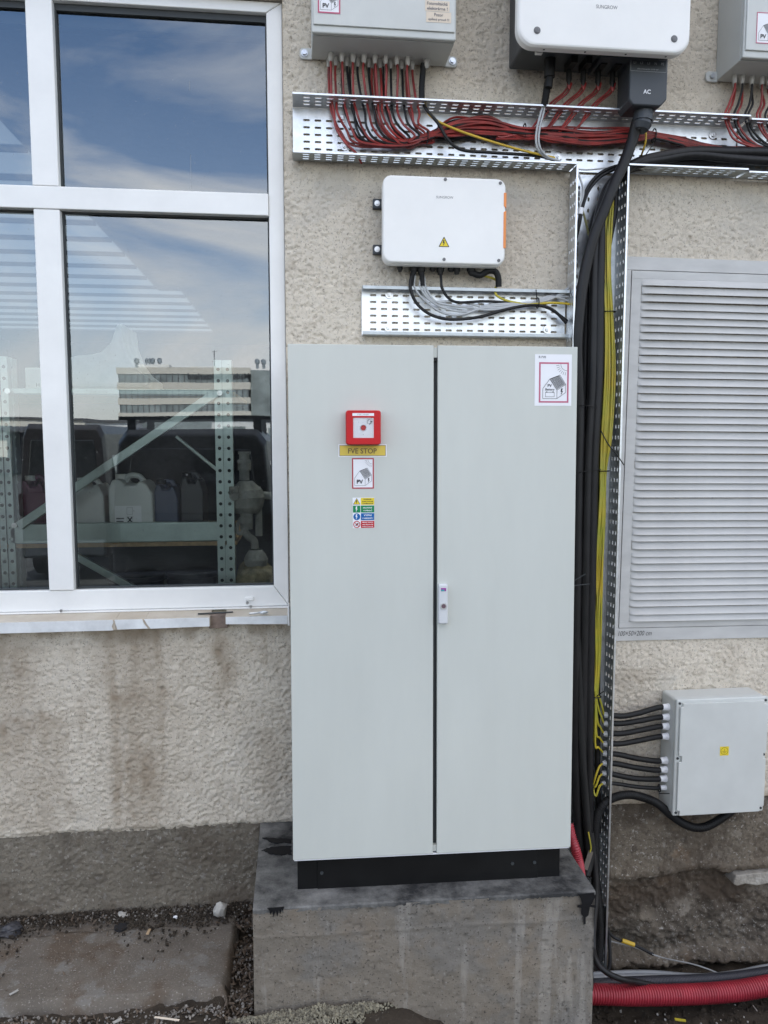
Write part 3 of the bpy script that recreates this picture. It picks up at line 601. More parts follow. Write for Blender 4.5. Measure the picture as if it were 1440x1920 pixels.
# yellow FVE STOP label
t_, w_, h_ = plate('sign', 'yellow FVE STOP label stuck on the cabinet door below the red stop box', 'sign', 634.5, 833, 725, 856.5)
f = Flat(t_, -.0006); f.rect('backing', M_signw, 0, w_, 0, h_, 0); f.rect('border', M_inkg, .003, w_ - .003, .003, h_ - .003, 1); f.rect('field', M_signo, .0045, w_ - .0045, .0045, h_ - .0045, 2); f.text(M_brownink, 'FVE STOP', w_ * .495, h_ * .47, w=w_ * .595, h=h_ * .42, bold=.012); f.done()
# PV sign under it
t_, w_, h_ = plate('sign', 'small red bordered PV house sign stuck on the left cabinet door', 'sign', 660, 859, 701, 916); pv_sign(t_, w_, h_, M_signr, t=.07)
# four row safety sticker
t_, w_, h_ = plate('safety_sticker', 'four row yellow green blue and red electrical safety sticker on the cabinet', 'sticker', 661, 933, 702, 990)
f = Flat(t_, -.0006); f.rect('backing', M_signw, 0, w_, 0, h_, 0); rh = h_ / 4; g_ = .0012; cxx = w_ * .19
rows = [(M_signy, M_ink, ['POZOR', 'ELEKTRICKÉ', 'ZAŘÍZENÍ']), (M_signg, M_signw, ['HLAVNÍ', 'VYPÍNAČ']), (M_signb, M_signw, ['VYPNI', 'V NEBEZPEČÍ !']), (M_stop, M_signw, ['NEHAS VODOU', 'ANI PĚNOVÝMI', 'PŘÍSTROJI'])]
for k, (mc, mi, ls) in enumerate(rows):
    z0 = h_ - (k + 1) * rh; f.rect('field', mc, w_ * .38, w_ - g_ * .4, z0 + g_, z0 + rh - g_, 1); zc = z0 + rh / 2
    for i, s_ in enumerate(ls): f.text(mi, s_, w_ * .69, zc + (len(ls) / 2 - .5 - i) * rh * (.27 if len(ls) == 3 else .36), w=w_ * (.36 if len(s_) < 8 else .5) * (1.15 if k == 1 else 1), h=rh * (.15 if len(ls) == 3 else .22), bold=.03)
    if k == 0: f.poly('triangle', M_ink, [(cxx - .0125, zc - .0105), (cxx + .0125, zc - .0105), (cxx, zc + .0115)], 1); f.poly('triangle', M_signy, [(cxx - .0102, zc - .0093), (cxx + .0102, zc - .0093), (cxx, zc + .0088)], 2); f.poly('bolt_mark', M_ink, bolt_pts(cxx, zc - .002, .006, .012), 3)
    if k == 1: f.rect('field', mc, g_, w_ * .355, z0 + g_, z0 + rh - g_, 1); f.poly('bolt_mark', M_signw, bolt_pts(cxx, zc, .008, .018), 2)
    if k == 2: f.disc('disc', M_signb, cxx, zc, rh * .45, 1); f.poly('bolt_mark', M_signw, bolt_pts(cxx, zc, .008, .018), 2)
    if k == 3: f.line('bucket_mark', M_ink, [(cxx - .004, zc - .004), (cxx + .005, zc + .004)], .004, 2); f.ring('prohibition_ring', M_stop, cxx, zc, rh * .41, .0026, 3); f.line('prohibition_ring', M_stop, [(cxx - .0075, zc + .0075), (cxx + .0075, zc - .0075)], .0022, 4)
f.done()
# R FVE paper
t_, w_, h_ = plate('sign', 'white R FVE paper with PV Battery house on the right cabinet door', 'sign', 1003, 664, 1071, 761)
f = Flat(t_, -.0006); f.rect('paper', M_signw, 0, w_, 0, h_, 0); f.text(M_inkg, 'R FVE', w_ * .20, h_ * .945, h=h_ * .042, bold=.01)
f.frame('border', M_signp, w_ * .115, w_ * .92, h_ * .06, h_ * .845, w_ * .042, 1); house(f, w_ * .22, h_ * .14, w_ * .62, h_ * .46, M_ink, w_ * .010, True); sun_mark(f, w_ * .87, h_ * .81, w_ * .17, M_inkg, w_ * .009); f.done()
# emergency stop box
x0, z1 = cab(648.5, 769, -.045); x1, z0 = cab(714.5, 834, -.045)
t_ = thing('emergency_stop_box', 'red square emergency stop box with glass window on the left cabinet door', 'stop box', mat=cabm(x0, z0)); w_, h_ = x1 - x0, z1 - z0
mb = MB(); mb.prism(rrect(.001, w_ - .001, .001, h_ - .001, .008, 4), -.018, -.0005); mb.build('back_box', M_stop, t_, .001, local=True)
a, b_, c, d_ = w_ * .205, w_ * .795, h_ * .20, h_ * .785
mb = MB(); O = rrect(0, w_, 0, h_, .009, 5); I = rrect(a, b_, c, d_, .0006, 5); n_ = len(O)
k2 = [((p[0] - w_ / 2) * .95 + w_ / 2, (p[1] - h_ / 2) * .95 + h_ / 2) for p in O]
V = [(p[0], -.019, p[1]) for p in O] + [(p[0], -.040, p[1]) for p in O] + [(p[0], -.045, p[1]) for p in k2] + [(p[0], -.045, p[1]) for p in I] + [(p[0], -.034, p[1]) for p in I]
mb.add(V, [(k * n_ + i, k * n_ + (i + 1) % n_, (k + 1) * n_ + (i + 1) % n_, (k + 1) * n_ + i) for k in range(4) for i in range(n_)], True); mb.build('cover', M_stop, t_, local=True)
f = Flat(t_, -.0415); f.rect('button_plate', M_signw, a, b_, c, d_, 0)
f.frame('symbol', M_inkg, w_ * .60, w_ * .745, h_ * .61, h_ * .755, .0006, 2)
for k in range(4): f.line('symbol', M_inkg, [(w_ * .61, h_ * (.62 + k * .03)), (w_ * (.64 + k * .025), h_ * .745)], .0005, 2)
f.line('symbol', M_ink, [(w_ * .67, h_ * .59), (w_ * .73, h_ * .67)], .0022, 3); f.line('symbol', M_ink, [(w_ * .69, h_ * .69), (w_ * .755, h_ * .665)], .003, 3); f.done()
f = Flat(t_, -.0452); f.rect('name_strip', M_signw, w_ * .185, w_ * .80, h_ * .835, h_ * .915, 0); f.text(M_inkg, 'FVE STOP', w_ * .49, h_ * .876, w=w_ * .31, h=h_ * .038, space=1.2, layer=1); f.rect('clip', M_stop, w_ * .40, w_ * .60, h_ * .04, h_ * .13, 0); f.done()
mb = MB(); mb.cyl((w_ * .5, -.0432, h_ * .49), (w_ * .5, -.034, h_ * .49), .0085, n=18); mb.build('button', M_stop, t_, local=True)
mb = MB(); mb.tube([(w_ * .5 + .0098 * math.cos(q), -.0422, h_ * .49 + .0098 * math.sin(q)) for q in np.linspace(0, 2 * math.pi, 20)], .0014, 5, flat=True); mb.build('button_ring', M_steel, t_, local=True)
mb = MB(); mb.add([(a + .001, -.0446, c + .001), (b_ - .001, -.0446, c + .001), (b_ - .001, -.0446, d_ - .001), (a + .001, -.0446, d_ - .001)], [(0, 1, 2, 3)])
M_thin = M_glass.copy(); M_thin.name = 'clear_window'; M_thin.node_tree.nodes['Fresnel'].inputs['IOR'].default_value = 1.22; M_thin.node_tree.nodes['Transparent BSDF'].inputs['Color'].default_value = (.97, .97, .97, 1); mb.build('glass_window', M_thin, t_, local=True)

# ------------------------------------------------------------------ concrete base
B = thing('concrete_base', 'cast concrete block with worn black coating under the electrical cabinet', 'concrete block')
def bx(x, y): return x, y
fl, frr, bl, br = atz(474, 1707, .335), atz(1116, 1672, .335), (-.172, .03), (1.045, .03)
def blockgrid(name, P00, P10, P11, P01, nu, nv, mat, amp, seed):
    u, v = np.meshgrid(np.linspace(0, 1, nu), np.linspace(0, 1, nv)); A = np.array
    P = (A(P00) * ((1 - u) * (1 - v))[..., None] + A(P10) * (u * (1 - v))[..., None] + A(P11) * (u * v)[..., None] + A(P01) * ((1 - u) * v)[..., None])
    nrm = np.cross(A(P10) - A(P00), A(P01) - A(P00)).astype(float); nrm /= np.linalg.norm(nrm); s_ = (P @ A([1, .7, 0])) ; t2 = P[..., 2] + P[..., 1] * .3
    P = P + nrm * ((amp * (vnoise(s_, t2, .18, seed) + .5 * vnoise(s_, t2, .05, seed + 1) + .25 * vnoise(s_, t2, .018, seed + 2)) - .006 * sstep(.36, .47, vnoise(s_, t2, .013, seed + 4)) + .0022 * np.exp(-((P[..., 2] - .235 + .006 * vnoise(s_, s_ * 0, .2, 7)) / .006) ** 2))[..., None])
    P = P.reshape(-1, 3); F = [(j * nu + i, j * nu + i + 1, (j + 1) * nu + i + 1, (j + 1) * nu + i) for j in range(nv - 1) for i in range(nu - 1)]
    mb_ = MB(); mb_.add(P, F, True); return mb_.build(name, mat, B)
zb = -.7
blockgrid('block', (fl.x, fl.y, zb), (frr.x, frr.y, zb), (frr.x, frr.y, .335), (fl.x, fl.y, .335), 230, 190, M_conc, .010, 91)
blockgrid('block', (bl[0], bl[1], zb), (fl.x, fl.y, zb), (fl.x, fl.y, .335), (bl[0], bl[1], .335), 60, 80, M_conc, .008, 94)
blockgrid('block', (frr.x, frr.y, zb), (br[0], br[1], zb), (br[0], br[1], .335), (frr.x, frr.y, .335), 60, 80, M_conc, .008, 97)
mb = MB(); nn = 160; V = []; rr_ = random.Random(5)
for i in range(nn + 1):
    u = i / nn; x = fl.x + (frr.x - fl.x) * u; y = fl.y + (frr.y - fl.y) * u
    V += [(x, y + .35, .340), (x, y + .004, .3395), (x, y - .0035, .336), (x, y - .0045, .330 - .006 * abs(math.sin(i * 1.7) * math.sin(i * .37)) - rr_.random() * .004), (bl[0] + (br[0] - bl[0]) * u, .03, .340)]
F = []
for i in range(nn):
    for k in range(3): F.append((i * 5 + k, i * 5 + k + 1, i * 5 + k + 6, i * 5 + k + 5))
    F.append((i * 5 + 4, i * 5, i * 5 + 5, i * 5 + 9))
mb.add(V, F); mb.build('coating', M_coat, B)
def drip(pts):
    m_ = MB(); P0 = [];
    for px, py in pts: q = at(px, py, fl.y + (frr.y - fl.y) * ((at(px, py, fl.y).x - fl.x) / (frr.x - fl.x)) - .008); P0.append((q.x, q.y, q.z))
    m_.add(P0, [tuple(range(len(P0)))]); m_.build('tar_drip', M_tar, B, solid=.003)
drip([(1084, 1677), (1114, 1674), (1115, 1682), (1110, 1694), (1107, 1697), (1118, 1698), (1117, 1702), (1106, 1700), (1103, 1716), (1098, 1720), (1098, 1732), (1094, 1733), (1094, 1719), (1090, 1714), (1090, 1702), (1082, 1701), (1083, 1698), (1092, 1696), (1089, 1685)])
drip([(501, 1703), (533, 1700), (530, 1708), (528, 1704), (526, 1714), (523, 1706), (520, 1719), (517, 1707), (513, 1720), (511, 1708), (507, 1715), (505, 1706)])
# black tar daubs where the block meets the wall
def ragged(pts, a=1.6, n=5):
    out = []; r2 = random.Random(len(pts) + int(pts[0][0]))
    for (x0_, y0_), (x1_, y1_) in zip(pts, pts[1:] + pts[:1]):
        for k in range(n): u = k / n; out.append((x0_ + (x1_ - x0_) * u + r2.uniform(-a, a), y0_ + (y1_ - y0_) * u + r2.uniform(-a, a) * .8))
    return out
for pts in ([(487, 1550), (535, 1546), (538, 1553), (524, 1556), (516, 1563), (506, 1557), (489, 1560)], [(491, 1594), (508, 1589), (546, 1586), (547, 1602), (524, 1603), (505, 1600)], [(492, 1570), (528, 1573), (546, 1574), (546, 1580), (512, 1581)]):
    pts = ragged(pts)
    m_ = MB(); P0 = [tuple(at(px, py, -.001)) if py < 1557 else tuple(atz(px, py, .3422)) for px, py in pts]
    if sum(q_[1] for q_ in pts) / len(pts) < 1558: P0 = [tuple(at(px, py, -.006)) for px, py in pts]
    m_.add(P0, [tuple(range(len(P0)))]); m_.build('tar_daub', M_tar, B, solid=.002)

# ------------------------------------------------------------------ perforated cable trays
DP = .11                                                     # flange depth
T1 = thing('cable_tray', 'long perforated steel cable tray carrying red cables above the small white box', 'cable tray')
XA, XB, ZA, ZB = -.006, 1.795, 3.000, 3.196; VX0, VX1 = 1.094, 1.293
def tray_base(x0, x1, parent):
    m_ = MB(); sheet(m_, x0, x1, ZA, ZB, .0435, .0265, .0125, .0042, lambda u, v: (u, -.010, v), mv=.02); m_.build('base_plate', M_galv, parent, merge=True, solid=.0015)
def flange(x0, x1, z, up, parent, rows=4, dp=DP):
    dz = .010 if up else -.002
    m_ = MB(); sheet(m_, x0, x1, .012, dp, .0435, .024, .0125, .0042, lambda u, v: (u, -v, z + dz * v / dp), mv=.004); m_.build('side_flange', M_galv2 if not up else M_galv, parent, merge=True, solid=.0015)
    m_ = MB(); m_.box(x0, x1, -dp - .0015, -dp + .0015, z + dz - .0035, z + dz + .0035); m_.build('folded_edge', M_galv, parent, .0008)
tray_base(XA, XB, T1); flange(XA, XB, ZB, True, T1); flange(XA, VX0 - .004, ZA, False, T1); flange(VX1 + .006, XB, ZA + .004, False, T1)
mb = MB(); mb.box(XA - .002, XA, -DP, -.010, ZA, ZA + .006); mb.build('end_tab', M_galv2, T1)
T2 = thing('cable_tray', 'perforated steel tray section at the right edge holding thick black cables', 'cable tray')
def tray2():
    x0, x1 = 1.800, 2.9
    m_ = MB(); sheet(m_, x0, x1, ZA, ZB, .0435, .0265, .0125, .0042, lambda u, v: (u, -.012, v), mv=.02); m_.build('base_plate', M_galv, T2, merge=True, solid=.0015)
    for z, dz in ((ZB - .008, .008), (ZA - .004, -.002)):
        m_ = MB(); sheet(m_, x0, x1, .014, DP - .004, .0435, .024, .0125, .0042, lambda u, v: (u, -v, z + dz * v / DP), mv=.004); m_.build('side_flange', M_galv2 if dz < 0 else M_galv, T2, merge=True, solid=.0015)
        m_ = MB(); m_.box(x0, x1, -DP + .0025, -DP + .0055, z + dz - .0035, z + dz + .0035); m_.build('folded_edge', M_galv, T2, .0008)
tray2()
T3 = thing('vertical_cable_tray', 'vertical perforated steel cable tray packed with black and yellow cables beside the cabinet', 'cable tray')
VB = -.42
m_ = MB(); sheet(m_, VX0, VX1, VB, 2.988, .040, .0435, .0042, .0125, lambda u, v: (u, -.014, v)); m_.build('base_plate', M_galv, T3, merge=True, solid=.0015)
for X, s_ in ((VX0, -1), (VX1, 1)):
    m_ = MB(); dx = .004 * s_
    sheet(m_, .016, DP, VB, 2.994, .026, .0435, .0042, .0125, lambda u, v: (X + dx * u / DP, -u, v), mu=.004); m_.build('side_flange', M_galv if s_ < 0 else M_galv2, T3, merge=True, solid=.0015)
    m_ = MB(); m_.box(X + dx - .004, X + dx + .004, -DP - .0015, -DP + .0015, VB, 2.994); m_.build('folded_edge', M_galv, T3, .0008)
T4 = thing('cable_tray', 'short shallow perforated steel tray between the small white box and the cabinet', 'cable tray')
SX0, SX1, SZ0, SZ1 = .257, 1.088, 2.340, 2.526
m_ = MB(); sheet(m_, SX0, SX1, SZ0, SZ1, .0435, .0265, .0125, .0042, lambda u, v: (u, -.008, v), mv=.012); m_.build('base_plate', M_galv, T4, merge=True, solid=.0015)
for z, s_ in ((SZ1, -1), (SZ0, 1)):
    m_ = MB(); sheet(m_, SX0, SX1, .010, .060, .0435, .024, .0125, .0042, lambda u, v: (u, -v, z)); m_.build('side_flange', M_galv2, T4, merge=True, solid=.0015)
    m_ = MB(); m_.box(SX0, SX1, -.0615, -.0590, min(z, z + .012 * s_), max(z, z + .012 * s_)); m_.box(SX0, SX1, -.0590, -.052, z + .0095 * s_, z + .0115 * s_); m_.build('folded_edge', M_galv2, T4, .0006)
def bolt(px, py, Y, parent, r=.010):
    p = at(px, py, Y); m_ = MB(); m_.cyl((p.x, Y, p.z), (p.x, Y + .003, p.z), r * 1.6, n=18); m_.cyl((p.x, Y - .007, p.z), (p.x, Y + .001, p.z), r * .85, n=6, smooth=False); m_.cyl((p.x, Y - .011, p.z), (p.x, Y - .006, p.z), r * .4, n=8)
    m_.build('bolt', M_steel, parent)
for px, py in ((642, 221), (646, 274), (1046, 293), (1337, 253)): bolt(px, py, -.015, T1)
for px, py in ((730, 552), (1025, 557), (728, 614), (1026, 618)): bolt(px, py, -.013, T4)
bolt(1160, 360, -.02, T3)

# ------------------------------------------------------------------ louvred ventilation grille
G = thing('ventilation_grille', 'large grey painted louvred ventilation grille on the wall right of the cables', 'grille')
GX0, GX1, GZ0, GZ1 = 1.304, 2.40, 1.073, 2.676
mb = MB(); mb.box(GX0, GX1, -.012, .03, GZ0, 1.1275); mb.box(GX0, GX1, -.012, .03, 2.6225, GZ1); mb.box(GX0, 1.352, -.012, .03, 1.1277, 2.6223); mb.box(2.345, GX1, -.012, .03, 1.1277, 2.6223); mb.build('frame', M_vent, G, .0015)
LX0, LX1, LZ0, LZ1 = 1.396, 2.31, 1.158, 2.588
mb = MB(); mb.box(1.3545, 2.3425, -.0135, .03, 1.130, LZ0); mb.box(1.3545, 2.3425, -.0135, .03, LZ1, 2.620); mb.box(1.3545, LX0, -.0135, .03, LZ0, LZ1); mb.box(LX1, 2.3425, -.0135, .03, LZ0, LZ1); mb.build('door_panel', M_vent, G, .001)
mb = MB(); mb.box(LX0, LX1, .02, .028, LZ0, LZ1); mb.build('back_plate', M_gasket, G)
NL = 46; pz = (LZ1 - LZ0) / NL
me0 = None; rr0_ = random.Random(9)
for k in range(NL):
    z0 = LZ0 + pz * k
    if me0 is None:
        m_ = MB(); prof = [(-.0125, pz + .0005), (-.0145, pz * .86), (-.0185, pz * .50), (-.0255, pz * .16), (-.0275, pz * .06), (-.0265, .001), (-.0235, .002)]
        n_ = 26; V = []
        for i in range(n_ + 1):
            u = i / n_; t_ = min(1, min(u, 1 - u) * (LX1 - LX0) / .045); e = math.sin(t_ * math.pi / 2) ** .7
            if i in (0, n_): e = 0
            x = LX0 + (LX1 - LX0) * (u if 0 < i < n_ else u)
            V += [(x, -.0125 + (y + .0125) * e, z + (1 - e) * (pz * .5 - z) * .25) for y, z in prof]
        # closer stations at the ends so that the pressed ends look rounded
        n2 = [0, .004, .010, .018, .028, .045, .2, .5, .8]; st = [LX0 + a for a in n2[:6]] + [LX0 + .2, (LX0 + LX1) / 2, LX1 - .2] + [LX1 - a for a in reversed(n2[:6])]
        V = []
        for x in st:
            d = min(x - LX0, LX1 - x); e = min(1, max(0, d / .030)) ** .5
            V += [(x, -.0125 + (y + .0125) * e, z) for y, z in prof]
        kk = len(prof); m_.add(V, [(i * kk + j, (i + 1) * kk + j, (i + 1) * kk + j + 1, i * kk + j + 1) for i in range(len(st) - 1) for j in range(kk - 1)], True)
        o = m_.build('louvre', M_vent, G); me0 = o.data; o.location.z = z0
    else:
        o = bpy.data.objects.new('louvre', me0); COL.objects.link(o); o.parent = G; o.location = (rr0_.uniform(-.002, .002), rr0_.uniform(-.0012, .0012), z0 + rr0_.uniform(-.0006, .0006)); o.rotation_euler = (0, rr0_.uniform(-.0012, .0012), 0)
G.matrix_world = Matrix.Translation((GX0, 0, GZ0)) @ Matrix.Rotation(R(.45), 4, 'Y') @ Matrix.Translation((-GX0, 0, -GZ0))
p = at(1188, 1187, -.013); f = Flat(G, -.0126, (p.x, p.z)); f.text(M_ink, '100×50×200 cm', .006, 0, w=.150, h=.021, bold=-.006, shear=.25, layer=1); f.done()

# ------------------------------------------------------------------ boxes on the wall
def gland(base, d, r, parent, ln=.032, mat=None, name='cable_gland'):
    m_ = MB(); d = Vector(d); b_ = Vector(base)
    m_.cyl(b_, b_ + d * .005, r * 1.25, n=12); m_.cyl(b_ + d * .0035, b_ + d * ln * .42, r * 1.18, n=6, smooth=False); m_.cyl(b_ + d * ln * .40, b_ + d * ln * .82, r * 1.08, r * 1.0, n=12); m_.cyl(b_ + d * ln * .8, b_ + d * ln, r * .98, r * .6, n=12)
    return m_.build(name, mat or M_gland, parent)
def combiner(label, x0, x1, z0, z1, name='combiner_box'):
    t_ = thing(name, label, 'junction box')
    m_ = MB(); m_.box(x0, x1, -.178, -.002, z0, z1); m_.build('body', M_box, t_, .004)
    m_ = MB(); m_.box(x0 - .002, x1 + .002, -.200, -.180, z0 + .001, z1); m_.build('lid_rim', M_box, t_, .006, segs=3)
    m_ = MB(); m_.box(x0 + .004, x1 - .004, -.2065, -.2005, z0 + .026, z1); m_.build('lid', M_box, t_, .004, segs=3)
    return t_
K1 = combiner('light grey combiner box with many cable glands above the tray next to the window', .067, .587, 3.377, 3.95)
for x in (.049, .605):
    m_ = MB(); m_.prism(rrect(x - .026, x + .026, 3.374, 3.414, .012), -.012, -.001); lg = m_.build('mounting_lug', M_box, K1, .002)
    m_ = MB(); xx = x - .008 * (1 if x < .3 else -1); m_.cyl((xx, -.016, 3.394), (xx, -.012, 3.394), .013, n=16); m_.cyl((xx, -.023, 3.394), (xx, -.015, 3.394), .009, n=6, smooth=False); m_.build('bolt', M_steel, lg)
fr_px = [620, 641, 662, 682.5, 703, 723, 744, 764.5]; bk_px = [630, 650.5, 671, 692, 712.5, 732.5, 753, 773]
UZ = 3.377
for px in fr_px: p = at(px, 103, -.062); gland((p.x, -.062, UZ), (0, 0, -1), .0085, K1)
for px in bk_px: p = at(px, 112, -.032); gland((p.x, -.032, UZ), (0, 0, -1), .0085, K1)
for px, y, r_ in ((616, -.02, .007), (656, -.018, .007), (697, -.018, .007), (719, -.016, .007), (762, -.018, .007), (799.5, -.05, .010), (794, -.02, .009)): p = at(px, 112, y); gland((p.x, y, UZ), (0, 0, -1), r_, K1)
# print on combiner box
pA_, pB_ = at(596, 24, -.207), at(636, 0, -.207)
s_ = thing('sign', 'red bordered PV sign stuck on the combiner box next to the window', 'sign', (pA_.x, -.207, pA_.z)); pv_sign(s_, .080, .112, M_signp, y=-.0004)
for (a, b_, c, d_), ls in (((797, 3, 843, 20), ['Fotovoltaická', 'elektrárna !']), ((799, 24, 846, 41), ['Pozor', 'zpětný proud !!!'])):
    q0, q1 = at(a, d_, -.207), at(c, b_, -.207); w_, h_ = q1.x - q0.x, q1.z - q0.z
    s_ = thing('sticker', 'cream sticker reading ' + ('Fotovoltaická elektrárna' if ls[0][0] == 'F' else 'Pozor zpětný proud') + ' on the combiner box', 'sticker', (q0.x, -.207, q0.z))
    f = Flat(s_, -.0005); f.rect('paper', M_cream, 0, w_, 0, h_, 0)
    for i, tx in enumerate(ls): f.text(M_inkg, tx, w_ / 2, h_ * (.72 - .46 * i), w=w_ * (.84 if len(tx) > 6 else .36), h=h_ * .30, bold=.02, layer=1)
    f.done()
K2 = combiner('light grey combiner box cut by the right edge of the photo', 1.700, 2.20, 3.377, 3.95)
m_ = MB(); m_.prism(rrect(1.655, 1.71, 3.372, 3.412, .012), -.012, -.001); lg = m_.build('mounting_lug', M_box, K2, .002); m_ = MB(); m_.cyl((1.678, -.023, 3.392), (1.678, -.012, 3.392), .010, n=6, smooth=False); m_.build('bolt', M_steel, lg)
k2px = [1377, 1391, 1409, 1428, 1441, 1455]
for i, px in enumerate(k2px): p = at(px, 150, -.06); gland((p.x, -.062, UZ), (0, 0, -1), .0085, K2); gland((p.x + .018, -.032, UZ), (0, 0, -1), .0085, K2)
pA_ = at(1417, 81, -.207); s_ = thing('sign', 'PV sign on the combiner box at the right edge of the photo', 'sign', (pA_.x, -.207, pA_.z)); pv_sign(s_, .080, .112, M_signp, y=-.0004, t=.05)

# large inverter
I1 = thing('inverter', 'large white solar inverter with black underside and four red cable connectors', 'inverter')
m_ = MB(); m_.box(.832, 1.40, -.222, -.03, 3.366, 3.95); m_.build('heat_sink', M_ac, I1, .008)
m_ = MB(); m_.prism(rrect(.812, 1.436, 3.352, 4.0, .05), -.243, -.215); m_.build('back_shell', M_ac, I1, .004)
m_ = MB(); m_.prism(rrect(.795, 1.443, 3.334, 4.02, .062, 8), -.285, -.244, .010); cv = m_.build('front_cover', M_inv, I1, .002)
for px, py in ((1007, 57), (1264, 73)):
    p = at(px, py, -.285); m_ = MB(); m_.cyl((p.x, -.2865, p.z), (p.x, -.285, p.z), .0125, n=20); m_.cyl((p.x, -.2885, p.z), (p.x, -.286, p.z), .0085, n=18); m_.cyl((p.x, -.2892, p.z), (p.x, -.2884, p.z), .0035, n=6, smooth=False); m_.build('screw', M_screw, cv)
p = at(1138, 13, -.286); f = Flat(I1, -.2855, (p.x, p.z)); f.text(M_inkg, 'SUNGROW', 0, 0, w=.080, h=.0125, layer=0); f.done()
for px in (1018, 1095, 1171, 1246):
    p = at(px, 88, -.25); m_ = MB(); m_.cyl((p.x, -.262, 3.333), (p.x, -.262, 3.337), .004, n=8); m_.build('screw', M_gasket, cv)
m_ = MB(); p = at(1012, 88, -.2); m_.box(p.x - .013, p.x + .013, -.20, -.18, 3.352, 3.367); m_.build('switch_tab', M_inv, I1, .002)
dcpx = [1067.5, 1094.5, 1122.5, 1149.5]
for px in dcpx:
    p = at(px, 100, -.11); m_ = MB(); m_.box(p.x - .012, p.x + .012, -.17, -.09, 3.340, 3.366); m_.cyl((p.x, -.11, 3.345), (p.x, -.11, 3.300), .0105, n=10); m_.cyl((p.x, -.11, 3.300), (p.x, -.11, 3.284), .0080, .0055, n=10); m_.build('connector', M_black, I1)
m_ = MB(); p = at(1031, 100, -.13); m_.cyl((p.x, -.13, 3.367), (p.x, -.13, 3.300), .022, .020, n=14); m_.cyl((p.x, -.13, 3.302), (p.x - .003, -.13, 3.262), .015, n=14); m_.build('connector', M_black, I1)
m_ = MB(); m_.box(1.14, 1.36, -.21, -.06, 3.345, 3.367); m_.build('terminal_rail', M_ac, I1, .003)
ab = MB(); ab.prism([(1.252, 3.366), (1.252, 3.205), (1.268, 3.186), (1.378, 3.186), (1.402, 3.212), (1.402, 3.366)][::-1], -.200, -.085, .006); acb = ab.build('terminal_cover', M_ac, I1, .004)
f = Flat(I1, -.2008); p = at(1216, 123, -.2); f.o = (p.x, p.z)
f.frame('print_frame', M_grey, -.070, .070, -.022, .022, .0008, 0)
for i, tx in enumerate(('L1', 'L2', 'L3', 'N', 'PE')): f.text(M_grey, tx, -.054 + .0272 * i, .008, h=.0085, layer=0)
f.text(M_grey, 'cable cross-section 16–95 mm²', -.002, -.013, w=.085, h=.0045, layer=0)
p = at(1213, 172, -.2); f.text(M_signw, 'AC', p.x - f.o[0], p.z - f.o[1], h=.0155, bold=.02, layer=0); f.done()
acx = at(1207, 195, -.145).x
m_ = MB(); m_.cyl((acx, -.145, 3.188), (acx, -.145, 3.172), .036, n=20); m_.cyl((acx, -.145, 3.172), (acx - .002, -.145, 3.150), .039, n=8, smooth=False); m_.cyl((acx - .002, -.145, 3.150), (acx - .004, -.145, 3.138), .033, n=20); m_.cyl((acx - .004, -.145, 3.138), (acx - .008, -.145, 3.118), .036, .027, n=20); m_.build('cable_gland', M_ac, I1)

# small white box
K3 = thing('communication_box', 'small white rounded box with a yellow warning triangle above the short tray', 'control box')
m_ = MB(); m_.prism(rrect(.345, .790, 2.612, 2.912, .03), -.075, -.015); m_.build('back_body', M_ac, K3, .003)
m_ = MB(); m_.prism(rrect(.330, .803, 2.600, 2.922, .034, 8), -.105, -.068, .004); m_.build('body', M_inv, K3, .0015)
m_ = MB(); m_.prism(rrect(.329, .804, 2.603, 2.924, .034, 8), -.122, -.1065, .006); cv = m_.build('front_cover', M_inv, K3, .0015)
for py in (382, 468):
    p = at(708, py, -.02); m_ = MB(); m_.box(p.x - .018, .36, -.024, -.001, p.z - .018, p.z + .018); br_ = m_.build('bracket', M_ac, K3, .002)
    m_ = MB(); m_.cyl((p.x - .002, -.027, p.z), (p.x - .002, -.024, p.z), .011, n=16); m_.cyl((p.x - .002, -.033, p.z), (p.x - .002, -.026, p.z), .007, n=6, smooth=False); m_.build('bolt', M_steel, br_)
for px, py in ((835, 336.5), (938, 343.5), (832.5, 486.5), (935, 488.5)):
    p = at(px, py, -.122); m_ = MB(); m_.cyl((p.x, -.1245, p.z), (p.x, -.121, p.z), .0062, n=16); m_.cyl((p.x, -.1252, p.z), (p.x, -.1244, p.z), .0028, n=6, smooth=False); m_.build('screw', M_screw, cv)
zt1, zm1, zm0, zb1 = at(947, 365, -.1).z, at(946, 393, -.1).z, at(945, 398, -.1).z, at(944, 468, -.1).z
for z0, z1, sl in ((zm1, zt1, 0), (zb1, zm0, 1)):
    m_ = MB(); m_.prism([(.796, z0 + .006 * (1 - sl)), (.8065, z0), (.8065, z1), (.796, z1 - .006 * sl)], -.1235, -.074); m_.build('orange_trim', M_orange, K3, .001)
p = at(834, 370, -.122); f = Flat(K3, -.1223, (p.x, p.z)); f.text(M_inkg, 'SUNGROW', 0, 0, w=.066, h=.0092, layer=0); f.done()
p = at(832.5, 454, -.122); s_ = thing('warning_triangle', 'yellow lightning warning triangle sticker on the small white box', 'sticker', (p.x, -.1222, p.z)); f = Flat(s_, -.0005)
f.poly('border', M_ink, [(-.0195, -.018), (.0195, -.018), (.0205, -.0165), (.001, .0195), (-.001, .0195), (-.0205, -.0165)], 0); f.poly('field', M_signy, [(-.0165, -.0155), (.0165, -.0155), (0, .0150)], 1); f.poly('bolt_mark', M_ink, bolt_pts(0, -.003, .010, .020), 2); f.done()
